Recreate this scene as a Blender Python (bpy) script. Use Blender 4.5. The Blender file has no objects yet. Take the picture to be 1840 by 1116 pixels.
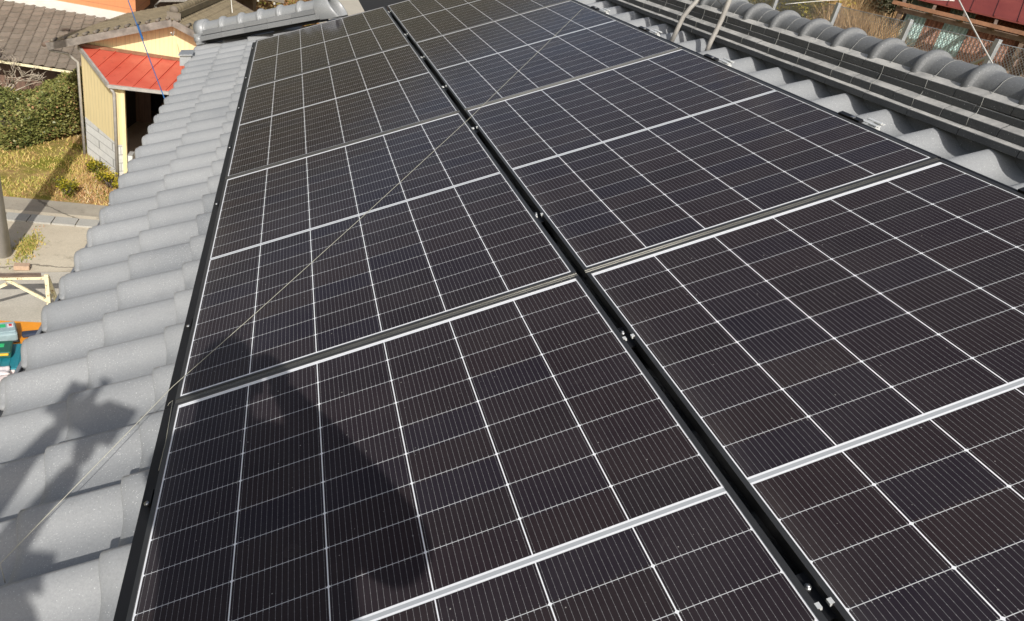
import bpy, bmesh, math, random
from mathutils import Matrix, Vector, noise
random.seed(7)
SC = bpy.context.scene
C = SC.collection
R = math.radians
# ------------------------------------------------------------------ camera
cam_d = bpy.data.cameras.new("camera")
cam = bpy.data.objects.new("camera", cam_d); C.objects.link(cam)
cam_d.sensor_width = 36; cam_d.lens = 24.735; cam_d.clip_start = .05; cam_d.clip_end = 3000
rx = Vector((.94226, -.25742, .2142)); ry = Vector((.0577, -.50529, -.86102)); rz = Vector((.32988, .82366, -.46126))
m = Matrix.Identity(4)
for i in range(3):
    m[i][0] = rx[i]; m[i][1] = -ry[i]; m[i][2] = -rz[i]
m.translation = Vector((.21005, .0674, 1.25249))
cam.matrix_world = m
SC.camera = cam
SC.render.resolution_x = 1024; SC.render.resolution_y = 621
# ------------------------------------------------------------------ light
AZ, EL = R(-.5), R(35)            # the light travels towards azimuth AZ (from +Y towards +X)
world = bpy.data.worlds.new("World"); SC.world = world; world.use_nodes = True
wn = world.node_tree.nodes; wl = world.node_tree.links
bg = wn['Background']; sky = wn.new('ShaderNodeTexSky'); sky.sky_type = 'NISHITA'
sky.sun_disc = False; sky.sun_elevation = EL; sky.sun_rotation = math.pi + AZ
sky.air_density = 1.0; sky.dust_density = 4.0; sky.altitude = 200
hs = wn.new('ShaderNodeHueSaturation'); hs.inputs['Saturation'].default_value = .7
wl.new(sky.outputs[0], hs.inputs['Color']); wl.new(hs.outputs[0], bg.inputs[0]); bg.inputs[1].default_value = .11
sd = bpy.data.lights.new("sun", 'SUN'); sd.energy = 4.45; sd.angle = R(.42); sd.color = (1, .965, .91)
sun = bpy.data.objects.new("sun", sd); C.objects.link(sun)
ld = Vector((math.sin(AZ)*math.cos(EL), math.cos(AZ)*math.cos(EL), -math.sin(EL)))
sun.rotation_euler = ld.to_track_quat('-Z', 'Y').to_euler(); sun.location = (0, -10, 12)
SC.view_settings.view_transform = 'Standard'; SC.view_settings.look = 'None'
SC.view_settings.exposure = 0; SC.view_settings.gamma = 1
# ------------------------------------------------------------------ frames
S = R(24.5); cs, sn = math.cos(S), math.sin(S)
# roof frame: u up the slope, v along the ridge, n normal to the panels (0 = panel top)
MR = Matrix(((cs, 0, -sn, 0), (0, 1, 0, 0), (sn, 0, cs, 0), (0, 0, 0, 1)))
GZ = -5.75
def LW(u, v, n): return MR @ Vector((u, v, n))
# ------------------------------------------------------------------ node helper
class NT:
    def __init__(s, name):
        s.m = bpy.data.materials.new(name); s.m.use_nodes = True
        s.t = s.m.node_tree; s.b = s.t.nodes['Principled BSDF']; s._c = None
    def n(s, typ, **kw):
        nd = s.t.nodes.new(typ)
        for k, v in kw.items(): setattr(nd, k, v)
        return nd
    def link(s, a, b): s.t.links.new(a, b)
    def set(s, inp, v):
        i = s.b.inputs[inp]
        if hasattr(v, 'links'): s.link(v, i)
        else: i.default_value = v
    def co(s, out='Object'):
        if s._c is None: s._c = s.n('ShaderNodeTexCoord')
        return s._c.outputs[out]
    def math(s, op, a, b=None, c=None, clamp=False):
        nd = s.n('ShaderNodeMath', operation=op); nd.use_clamp = clamp
        for i, x in enumerate((a, b, c)):
            if x is None: continue
            if hasattr(x, 'links'): s.link(x, nd.inputs[i])
            else: nd.inputs[i].default_value = x
        return nd.outputs[0]
    def noise(s, scale, detail=4, rough=.6, vec=None, out=0):
        nd = s.n('ShaderNodeTexNoise'); nd.inputs['Scale'].default_value = scale
        nd.inputs['Detail'].default_value = detail; nd.inputs['Roughness'].default_value = rough
        s.link(vec if vec is not None else s.co(), nd.inputs['Vector']); return nd.outputs[out]
    def vor(s, scale, vec=None, out='Distance', feature='F1'):
        nd = s.n('ShaderNodeTexVoronoi', feature=feature); nd.inputs['Scale'].default_value = scale
        s.link(vec if vec is not None else s.co(), nd.inputs['Vector']); return nd.outputs[out]
    def mapping(s, scale=(1, 1, 1), rot=(0, 0, 0), vec=None):
        nd = s.n('ShaderNodeMapping'); nd.inputs['Scale'].default_value = scale; nd.inputs['Rotation'].default_value = rot
        s.link(vec if vec is not None else s.co(), nd.inputs['Vector']); return nd.outputs[0]
    def ramp(s, fac, stops):
        nd = s.n('ShaderNodeValToRGB'); cr = nd.color_ramp
        while len(cr.elements) < len(stops): cr.elements.new(.5)
        for e, (p, c) in zip(cr.elements, stops):
            e.position = p; e.color = (*c, 1) if len(c) == 3 else c
        s.link(fac, nd.inputs[0]); return nd.outputs[0]
    def mix(s, f, a, b, blend='MIX'):
        nd = s.n('ShaderNodeMix', data_type='RGBA', blend_type=blend)
        for i, x in ((0, f), (6, a), (7, b)):
            if hasattr(x, 'links'): s.link(x, nd.inputs[i])
            elif i == 0: nd.inputs[0].default_value = x
            else: nd.inputs[i].default_value = (*x, 1)
        return nd.outputs[2]
    def bump(s, h, strength=.3, dist=.01):
        nd = s.n('ShaderNodeBump'); nd.inputs['Strength'].default_value = strength; nd.inputs['Distance'].default_value = dist
        s.link(h, nd.inputs['Height']); s.link(nd.outputs[0], s.b.inputs['Normal']); return nd
def g(x): return (x, x, x)
def simple(name, col, rough=.6, metal=0, var=.15, scale=6, bump=.15, spec=.5, bscale=None):
    t = NT(name); nz = t.noise(scale, 6)
    a = tuple(c*(1-var) for c in col); b = tuple(min(1, c*(1+var)) for c in col)
    t.set('Base Color', t.ramp(nz, [(.3, a), (.7, b)])); t.set('Roughness', rough); t.set('Metallic', metal)
    t.set('Specular IOR Level', spec)
    if bump: t.bump(t.noise(bscale or scale*12, 4), bump, .004)
    return t.m
# ------------------------------------------------------------------ materials
def mat_tile(name='kawara', k=1.0, fine=1.0, ledge_light=0):
    t = NT(name)
    big = t.noise(1.7, 5); mid = t.noise(14, 6)
    base = t.mix(t.math('MULTIPLY', mid, .5), t.ramp(big, [(.3, (.208*k, .219*k, .230*k)), (.7, (.295*k, .304*k, .310*k))]), (.285*k, .287*k, .28*k))
    # per tile tone
    inf = t.n('ShaderNodeVertexColor') if False else None
    att = t.n('ShaderNodeAttribute', attribute_name='tone')
    base = t.mix(t.math('MULTIPLY', att.outputs['Fac'], .45), base, (.375*k, .38*k, .38*k))
    # pale specks of frost and dew
    vv = t.mapping((1, 1, 1)); d = t.vor(430); pick = t.vor(430, out='Color')
    sep = t.n('ShaderNodeSeparateColor'); t.link(pick, sep.inputs[0])
    dens = t.ramp(t.noise(2.3, 3), [(.36, g(.01)), (.66, g(.15*fine))])
    on = t.math('LESS_THAN', sep.outputs[0], dens)
    spot = t.math('MULTIPLY', t.math('LESS_THAN', d, t.math('MULTIPLY', sep.outputs[1], .52)), on)
    base = t.mix(t.math('MULTIPLY', spot, .62), base, (.72, .73, .73))
    gr1 = t.noise(170, 4, .8)
    base = t.mix(.55 if ledge_light or fine < 1 else .28, base, t.ramp(gr1, [(.3, g(.55)), (.5, g(1)), (.72, g(1.45))]), 'MULTIPLY')
    # lichen / dust darker blotches
    dk = t.ramp(t.noise(5, 8, .7), [(.60, g(0)), (.74, g(1))])
    base = t.mix(t.math('MULTIPLY', dk, .26), base, (.12, .12, .115))
    if ledge_light:  # sunlight on the ledges painted in: upward faces turn patchily paler
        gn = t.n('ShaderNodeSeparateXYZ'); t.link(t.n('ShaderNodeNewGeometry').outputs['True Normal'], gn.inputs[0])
        ledge_mask = t.math('MULTIPLY', t.math('GREATER_THAN', t.math('ABSOLUTE', gn.outputs[2]), .78), t.ramp(t.noise(9, 6, .7), [(.3, g(.35)), (.6, g(1))]))
        base = t.mix(t.math('MULTIPLY', ledge_mask, ledge_light), base, (.56, .545, .51))
    t.set('Base Color', base)
    grain = t.noise(420, 3, .7)
    t.set('Roughness', t.ramp(t.noise(60, 4), [(.3, g(.30 if fine == 1 else .6)), (.7, g(.50 if fine == 1 else .8))])); t.set('Specular IOR Level', .6 if fine == 1 else .3)
    h = t.math('ADD', t.math('MULTIPLY', grain, .55), t.math('MULTIPLY', spot, .7))
    t.bump(h, .42, .0016)
    return t.m
M_TILE = mat_tile()
M_TILE2 = mat_tile('kawara_ridge', .66, .25)
M_COURSE = mat_tile('kawara_course', .38, .2, .85)  # last value: how strongly the sunlit ledges are painted paler
def mat_cells():
    t = NT('solar_cells')
    sep = t.n('ShaderNodeSeparateXYZ'); t.link(t.co(), sep.inputs[0]); X, Yc = sep.outputs[0], sep.outputs[1]
    pc, prr, G = .1845, .0903, .009
    # columns: X runs from -0.567 to 0.567, Y from -.832 to .832, origin at the centre
    a = t.math('ADD', X, 3*pc)
    ca = t.math('DIVIDE', a, pc); fa = t.math('FRACT', t.math('ADD', ca, 10)); fa = t.math('SUBTRACT', fa, t.math('FLOOR', fa))
    dx = t.math('MULTIPLY', t.math('MINIMUM', fa, t.math('SUBTRACT', 1, fa)), pc)     # metres to the nearest column line
    ay = t.math('ABSOLUTE', Yc)
    b = t.math('DIVIDE', t.math('SUBTRACT', ay, G-.0045), prr); fb = t.math('FRACT', t.math('ADD', b, 10))
    dy = t.math('MULTIPLY', t.math('MINIMUM', fb, t.math('SUBTRACT', 1, fb)), prr)
    colline = t.math('LESS_THAN', dx, .00125)
    rowline = t.math('LESS_THAN', dy, .00062)
    cham = t.math('LESS_THAN', t.math('ADD', dx, dy), .0046)
    outx = t.math('GREATER_THAN', t.math('ABSOLUTE', X), 3*pc-.0012)
    outy = t.math('MAXIMUM', t.math('GREATER_THAN', ay, G-.0045+9*prr-.0020), t.math('GREATER_THAN', Yc, G-.0045+9*prr-.0058))
    mid = t.math('LESS_THAN', ay, G)
    white = colline
    for w in (rowline, cham, outx, outy, mid): white = t.math('MAXIMUM', white, w)
    # bus ribbon in the middle strip
    rib = t.math('LESS_THAN', t.math('ABSOLUTE', ay), .0042)
    # busbars, 16 a cell
    q = t.math('FRACT', t.math('MULTIPLY', fa, 16))
    db = t.math('MULTIPLY', t.math('ABSOLUTE', t.math('SUBTRACT', q, .5)), pc/16)
    near = t.math('LESS_THAN', dy, .0045)
    wb = t.math('ADD', .00022, t.math('MULTIPLY', near, .0005))
    bus = t.math('LESS_THAN', db, wb)
    notw = t.math('SUBTRACT', 1, white)
    # soldering dots along each busbar
    cy = t.math('ABSOLUTE', t.math('SUBTRACT', t.math('FRACT', t.math('MULTIPLY', fb, 5)), .5))
    dot = t.math('MULTIPLY', t.math('LESS_THAN', cy, .05), t.math('LESS_THAN', db, .00042))
    bus = t.math('MULTIPLY', t.math('MAXIMUM', bus, dot), notw)
    # cell tone, one tone for each cell
    cx_i = t.math('FLOOR', t.math('ADD', ca, 10)); by_i = t.math('FLOOR', t.math('ADD', t.math('DIVIDE', Yc, prr), 20))
    cmb = t.n('ShaderNodeCombineXYZ'); t.link(cx_i, cmb.inputs[0]); t.link(by_i, cmb.inputs[1])
    oi = t.n('ShaderNodeObjectInfo'); t.link(t.math('MULTIPLY', oi.outputs['Random'], 40), cmb.inputs[2])
    wn_ = t.n('ShaderNodeTexWhiteNoise'); t.link(cmb.outputs[0], wn_.inputs[0])
    cell = t.ramp(wn_.outputs[0], [(0, (.0188, .0142, .0172)), (.45, (.0242, .0166, .0190)), (.8, (.0182, .0145, .0212)), (1, (.0270, .0190, .0200))])
    # fine finger lines are far below a pixel: a slight weave instead; dust and specks
    dust = t.ramp(t.noise(3.2, 8, .7), [(.35, g(0)), (.8, g(.06))])
    # dried run-off: a faint film that thickens towards the low frame edge, and ring-shaped water marks
    edge = t.ramp(X, [(0, g(.0)), (1, g(1))])
    lowe = t.math('POWER', t.math('MAXIMUM', t.math('SUBTRACT', 1, t.math('DIVIDE', t.math('ADD', X, .556), .10)), 0), 3)
    lowe = t.math('MULTIPLY', t.math('MINIMUM', lowe, 1), t.math('MULTIPLY', t.noise(16, 6, .7), .16))
    rd_ = t.vor(5.5); rng = t.math('MULTIPLY', t.math('LESS_THAN', t.math('ABSOLUTE', t.math('SUBTRACT', rd_, .16)), .012), t.math('GREATER_THAN', t.noise(2.1, 3), .56))
    dust = t.math('ADD', t.math('ADD', dust, lowe), t.math('MULTIPLY', rng, .025))
    cell = t.mix(dust, cell, (.26, .24, .22))
    sp = t.vor(55); spc = t.vor(55, out='Color'); s2 = t.n('ShaderNodeSeparateColor'); t.link(spc, s2.inputs[0])
    speck = t.math('MULTIPLY', t.math('LESS_THAN', sp, t.math('MULTIPLY', s2.outputs[1], .085)), t.math('LESS_THAN', s2.outputs[0], .45))
    col = t.mix(bus, cell, (.27, .27, .275))
    col = t.mix(white, col, (.80, .81, .83))
    col = t.mix(t.math('MULTIPLY', rib, white), col, (.40, .42, .44))
    thin = t.math('MULTIPLY', rowline, t.math('SUBTRACT', 1, t.math('MAXIMUM', t.math('MAXIMUM', colline, mid), cham)))
    col = t.mix(t.math('MULTIPLY', thin, .4), col, (.30, .30, .31))
    col = t.mix(speck, col, (.32, .31, .29))
    t.set('Base Color', col); t.set('Roughness', .6); t.set('Specular IOR Level', .03)
    t.set('Coat Weight', .95); t.set('Coat IOR', 1.18)
    t.set('Coat Roughness', t.ramp(t.noise(7, 5), [(.3, g(.035)), (.7, g(.075))]))
    nd = t.n('ShaderNodeBump'); nd.inputs['Strength'].default_value = .06; nd.inputs['Distance'].default_value = .002
    t.link(t.noise(900, 2), nd.inputs['Height']); t.link(nd.outputs[0], t.b.inputs['Coat Normal'])
    return t.m
M_CELL = mat_cells()
def mat_anod(name, col, rough=.34, metal=.75):
    t = NT(name); st = t.mapping((40, 2, 40))
    t.set('Base Color', t.ramp(t.noise(4, 5), [(.3, tuple(c*.85 for c in col)), (.7, tuple(c*1.2 for c in col))]))
    t.set('Metallic', metal); t.set('Roughness', t.ramp(t.noise(30, 4, vec=st), [(.3, g(rough*.8)), (.7, g(rough*1.25))])); return t.m
M_FRAME = mat_anod('anodised_black', (.10, .098, .095), .38)
M_FRAMEL = mat_anod('anodised_cover', (.17, .167, .155), .3)
M_RAIL = mat_anod('black_rail', (.018, .018, .02), .42, .5)
M_STEEL = mat_anod('bare_aluminium', (.36, .37, .38), .4, .9)
M_BRACK = simple('white_bracket', (.74, .75, .73), .35, .3, .06, 30, 0)
M_DARK = simple('underside_dark', (.012, .012, .012), .9)
M_CONC = None
def mat_ground():
    t = NT('ground_soil'); pos = t.n('ShaderNodeNewGeometry').outputs['Position']
    a = t.noise(.9, 8, .65, vec=pos); b = t.noise(7, 8, .7, vec=pos); c = t.noise(45, 6, .7, vec=pos)
    dry = t.ramp(b, [(.25, (.22, .14, .06)), (.45, (.46, .31, .13)), (.62, (.55, .38, .16)), (.8, (.30, .17, .09))])
    grn = t.ramp(c, [(.3, (.12, .14, .02)), (.7, (.36, .33, .06))])
    col = t.mix(t.ramp(a, [(.42, g(0)), (.58, g(1))]), dry, grn)
    t.set('Base Color', t.mix(.45, col, t.ramp(c, [(.35, (.3, .3, .3)), (.65, (1, 1, 1))]), 'MULTIPLY')); t.set('Roughness', .95); t.set('Specular IOR Level', .1)
    t.bump(c, .9, .03); return t.m
M_GROUND = mat_ground()
def mat_concrete(name, c1, c2, grain=90, crack=True):
    t = NT(name); pos = t.n('ShaderNodeNewGeometry').outputs['Position']
    a = t.noise(.8, 8, .7, vec=pos); b = t.noise(grain, 4, .8, vec=pos)
    col = t.ramp(a, [(.3, c1), (.7, c2)])
    col = t.mix(.55, col, t.ramp(b, [(.25, g(.35)), (.75, g(1.0))]), 'MULTIPLY')
    if crack:
        w = t.n('ShaderNodeMixRGB'); nz = t.noise(1.5, 5, vec=pos, out=1); t.link(pos, w.inputs[1]); t.link(nz, w.inputs[2]); w.inputs[0].default_value = .35
        e = t.vor(.55, vec=w.outputs[0], feature='DISTANCE_TO_EDGE')
        col = t.mix(t.math('MULTIPLY', t.math('LESS_THAN', e, .009), .6), col, (.07, .06, .045))
        e2 = t.ramp(t.noise(3, 8, .8, vec=pos), [(.55, g(0)), (.68, g(1))]); col = t.mix(t.math('MULTIPLY', e2, .4), col, (.12, .10, .07))
    t.set('Base Color', col); t.set('Roughness', .9); t.set('Specular IOR Level', .2); t.bump(b, .6, .008); return t.m
M_ROAD = mat_concrete('old_concrete', (.56, .48, .36), (.74, .66, .51), 60)
M_ROADD = mat_concrete('old_asphalt', (.32, .285, .23), (.50, .45, .36), 90)
M_GRAVEL = mat_concrete('gravel', (.52, .48, .40), (.74, .69, .59), 38, False)
M_GRATE = mat_concrete('drain_cover', (.44, .43, .39), (.54, .52, .46), 60, False)
M_PALE = mat_concrete('pale_concrete', (.50, .46, .38), (.60, .55, .46), 20, False)
def mat_leaf(name, stops, rough=.5, tr=.12):
    t = NT(name); at = t.n('ShaderNodeAttribute', attribute_name='tone')
    t.set('Base Color', t.ramp(at.outputs['Fac'], stops)); t.set('Roughness', rough); t.set('Specular IOR Level', .35)
    return t.m
M_HEDGE = mat_leaf('hedge_leaf', [(0, (.035, .05, .015)), (.35, (.12, .145, .04)), (.7, (.22, .215, .065)), (.88, (.30, .27, .09)), (1, (.36, .20, .10))], .42)
M_BROWN = mat_leaf('dry_leaf', [(0, (.11, .05, .025)), (.4, (.30, .14, .06)), (.8, (.48, .27, .12)), (1, (.5, .36, .18))], .8)
M_YGREEN = mat_leaf('yellow_green_leaf', [(0, (.05, .06, .012)), (.35, (.16, .16, .015)), (.7, (.42, .34, .02)), (1, (.55, .42, .07))], .5)
M_GRASS = mat_leaf('grass_blade', [(0, (.10, .14, .025)), (.3, (.38, .37, .07)), (.55, (.60, .44, .16)), (.8, (.44, .22, .11)), (1, (.62, .52, .30))], .7)
M_STRAW = mat_leaf('straw', [(0, (.22, .12, .05)), (.5, (.52, .33, .16)), (1, (.68, .48, .26))], .8)
M_BARK = simple('bark', (.13, .10, .075), .9, 0, .35, 20, .5)
M_BAYSHADE = simple('bay_shade_board', (.035, .028, .022), .9, 0, .4, 6, .3)  # near-black colour standing in for the shade inside the barn bay
M_PBARK = simple('pale_bark', (.42, .36, .28), .9, 0, .25, 20, .4)
def mat_oldroof(name, c):
    t = NT(name); a = t.noise(3, 7, .7); b = t.noise(28, 6, .7)
    col = t.ramp(a, [(.3, tuple(x*.7 for x in c)), (.7, tuple(x*1.25 for x in c))])
    moss = t.ramp(b, [(.5, g(0)), (.7, g(1))]); col = t.mix(t.math('MULTIPLY', moss, .35), col, (.17, .15, .07))
    at = t.n('ShaderNodeAttribute', attribute_name='tone'); col = t.mix(t.math('MULTIPLY', at.outputs['Fac'], .5), col, tuple(x*1.5 for x in c))
    t.set('Base Color', col); t.set('Roughness', .8); t.bump(b, .5, .01); return t.m
M_OLDROOF = mat_oldroof('weathered_brown_tile', (.15, .12, .075))
M_OLDROOF2 = mat_oldroof('weathered_grey_tile', (.165, .138, .11))
def mat_siding(name, c, sc=60, axis=0, dirt=(.2, .15, .08), amt=.25):
    t = NT(name); sep = t.n('ShaderNodeSeparateXYZ'); t.link(t.co(), sep.inputs[0])
    w = t.math('FRACT', t.math('MULTIPLY', sep.outputs[axis], sc))
    gr = t.math('LESS_THAN', w, .12)
    st = t.noise(3, 6, .7, vec=t.mapping((6, 6, .7)))
    col = t.mix(t.math('MULTIPLY', t.ramp(st, [(.45, g(0)), (.8, g(1))]), amt), c, dirt)
    col = t.mix(t.math('MULTIPLY', gr, .35), col, tuple(x*.45 for x in c))
    t.set('Base Color', col); t.set('Roughness', .55); t.bump(w, .25, .01); return t.m
M_YELLOW = mat_siding('cream_siding', (.82, .68, .38), 11)
M_ORANGE = mat_siding('orange_siding', (.60, .24, .10), 4, 2, (.3, .12, .06), .35)
M_WOODW = mat_siding('old_board', (.20, .12, .085), 7, 0, (.06, .045, .035), .7)
M_TEAL = mat_siding('teal_corrugated', (.34, .50, .47), 13, 1, (.30, .16, .08), .55)
M_RUST = mat_siding('rusty_corrugated', (.24, .10, .055), 13, 1, (.40, .24, .16), .7)
M_REDW = simple('red_brown_wall', (.20, .055, .035), .7, 0, .35, 2)
def mat_block():
    t = NT('concrete_block'); sep = t.n('ShaderNodeSeparateXYZ'); t.link(t.co(), sep.inputs[0])
    br = t.n('ShaderNodeTexBrick'); cmb = t.n('ShaderNodeCombineXYZ')
    t.link(t.math('ADD', sep.outputs[0], sep.outputs[1]), cmb.inputs[0]); t.link(sep.outputs[2], cmb.inputs[1]); t.link(cmb.outputs[0], br.inputs[0])
    br.inputs['Color1'].default_value = (.76, .76, .73, 1); br.inputs['Color2'].default_value = (.66, .66, .63, 1); br.inputs['Mortar'].default_value = (.40, .40, .38, 1)
    br.inputs['Scale'].default_value = 1; br.inputs['Brick Width'].default_value = .4; br.inputs['Row Height'].default_value = .2; br.inputs['Mortar Size'].default_value = .01
    t.set('Base Color', t.mix(.4, br.outputs[0], t.ramp(t.noise(9, 7, .7), [(.3, g(.5)), (.7, g(1))]), 'MULTIPLY')); t.set('Roughness', .9); t.bump(t.noise(80, 4), .5, .006); return t.m
M_BLOCK = mat_block()
def mat_redroof(name, c1, c2):
    t = NT(name); a = t.noise(1.3, 7, .65); b = t.noise(6, 7, .7)
    col = t.ramp(a, [(.35, c1), (.65, c2)]); col = t.mix(t.math('MULTIPLY', t.ramp(b, [(.58, g(0)), (.7, g(1))]), .45), col, tuple(x*.45 for x in c1))
    t.set('Base Color', col); t.set('Roughness', .42); t.bump(b, .15, .01); return t.m
M_REDROOF = mat_redroof('red_painted_sheet', (.47, .07, .042), (.56, .12, .075))
M_RUSTROOF = mat_redroof('rust_red_sheet', (.14, .024, .018), (.20, .042, .03))
M_WOOD = simple('weathered_timber', (.17, .12, .09), .85, 0, .45, 5, .4)
M_WOODG = simple('greyed_timber', (.20, .175, .15), .85, 0, .5, 4, .4)
M_COPPER = simple('brown_gutter', (.24, .115, .06), .5, 0, .3, 6)
M_PIPE = simple('grey_pvc', (.36, .34, .31), .45, 0, .18, 8)
M_GUT = simple('gutter_grey', (.20, .215, .235), .4, 0, .12, 8)
M_GALV = simple('galvanised', (.45, .47, .49), .4, .55, .12, 12)
M_POLE = simple('concrete_pole', (.40, .385, .36), .85, 0, .12, 5)
M_SAW = None
def mat_chip(name, c, c2, thr=.56):
    t = NT(name); col = t.mix(t.ramp(t.noise(16, 7, .75), [(thr, g(0)), (thr+.05, g(1))]), c, c2)
    t.set('Base Color', col); t.set('Roughness', .6); return t.m
M_SAW = mat_chip('chipped_cream_paint', (.74, .68, .45), (.28, .13, .05))
M_STRING = simple('pale_string', (.42, .41, .33), .8, 0, .1, 60, 0)
M_BLUE = simple('blue_rope', (.03, .13, .34), .5, 0, .2, 60, 0)
M_WROPE = simple('white_rope', (.66, .64, .58), .7, 0, .1, 60, 0)
M_WIRE = simple('tie_wire', (.30, .30, .28), .5, .3, .1, 60, 0)
M_TOR = simple('orange_plastic', (.80, .30, .02), .4, 0, .06, 20, 0)
M_TTEAL = simple('teal_plastic', (.02, .20, .25), .35, 0, .1, 20, 0)
M_TGREY = simple('grey_blue_plastic', (.30, .40, .42), .45, 0, .1, 20, 0)
M_TGRN = simple('dark_green_plastic', (.02, .10, .07), .4, 0, .1, 20, 0)
M_TLG = simple('bright_green_plastic', (.03, .45, .16), .4, 0, .1, 20, 0)
M_TBLK = simple('black_rubber', (.02, .02, .022), .6, 0, .2, 20, 0)
M_TRED = simple('red_plastic', (.55, .015, .02), .3, 0, .1, 20, 0)
M_TYEL = simple('yellow_plastic', (.72, .42, .03), .4, 0, .1, 20, 0)
M_TBLUE = simple('blue_plastic', (.03, .16, .52), .4, 0, .1, 20, 0)
M_TWH = simple('white_plastic', (.68, .62, .62), .4, 0, .06, 20, 0)
M_BRICK = simple('terracotta', (.46, .32, .22), .85, 0, .15, 20)
M_SKIN = simple('skin', (.48, .29, .2), .5, 0, .08, 20, 0)
M_HAIR = simple('hair', (.012, .01, .009), .5, 0, .3, 60, .3)
M_JACK = simple('navy_jacket', (.03, .04, .07), .8, 0, .2, 12)
M_JACK2 = simple('grey_jacket', (.14, .14, .15), .8, 0, .2, 12)
M_TROU = simple('work_trousers', (.07, .07, .065), .85, 0, .2, 12)
M_PLAST = simple('white_plaster', (.62, .60, .54), .85, 0, .1, 3)
M_HILL = None
def mat_hill():
    t = NT('forest_hill'); pos = t.n('ShaderNodeNewGeometry').outputs['Position']
    c = t.ramp(t.noise(.16, 10, .85, vec=pos), [(.3, (.04, .045, .027)), (.5, (.095, .092, .058)), (.68, (.145, .13, .085)), (.8, (.075, .08, .045))])
    t.set('Base Color', c); t.set('Roughness', 1.0); t.set('Specular IOR Level', 0); return t.m
M_HILL = mat_hill()
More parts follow.
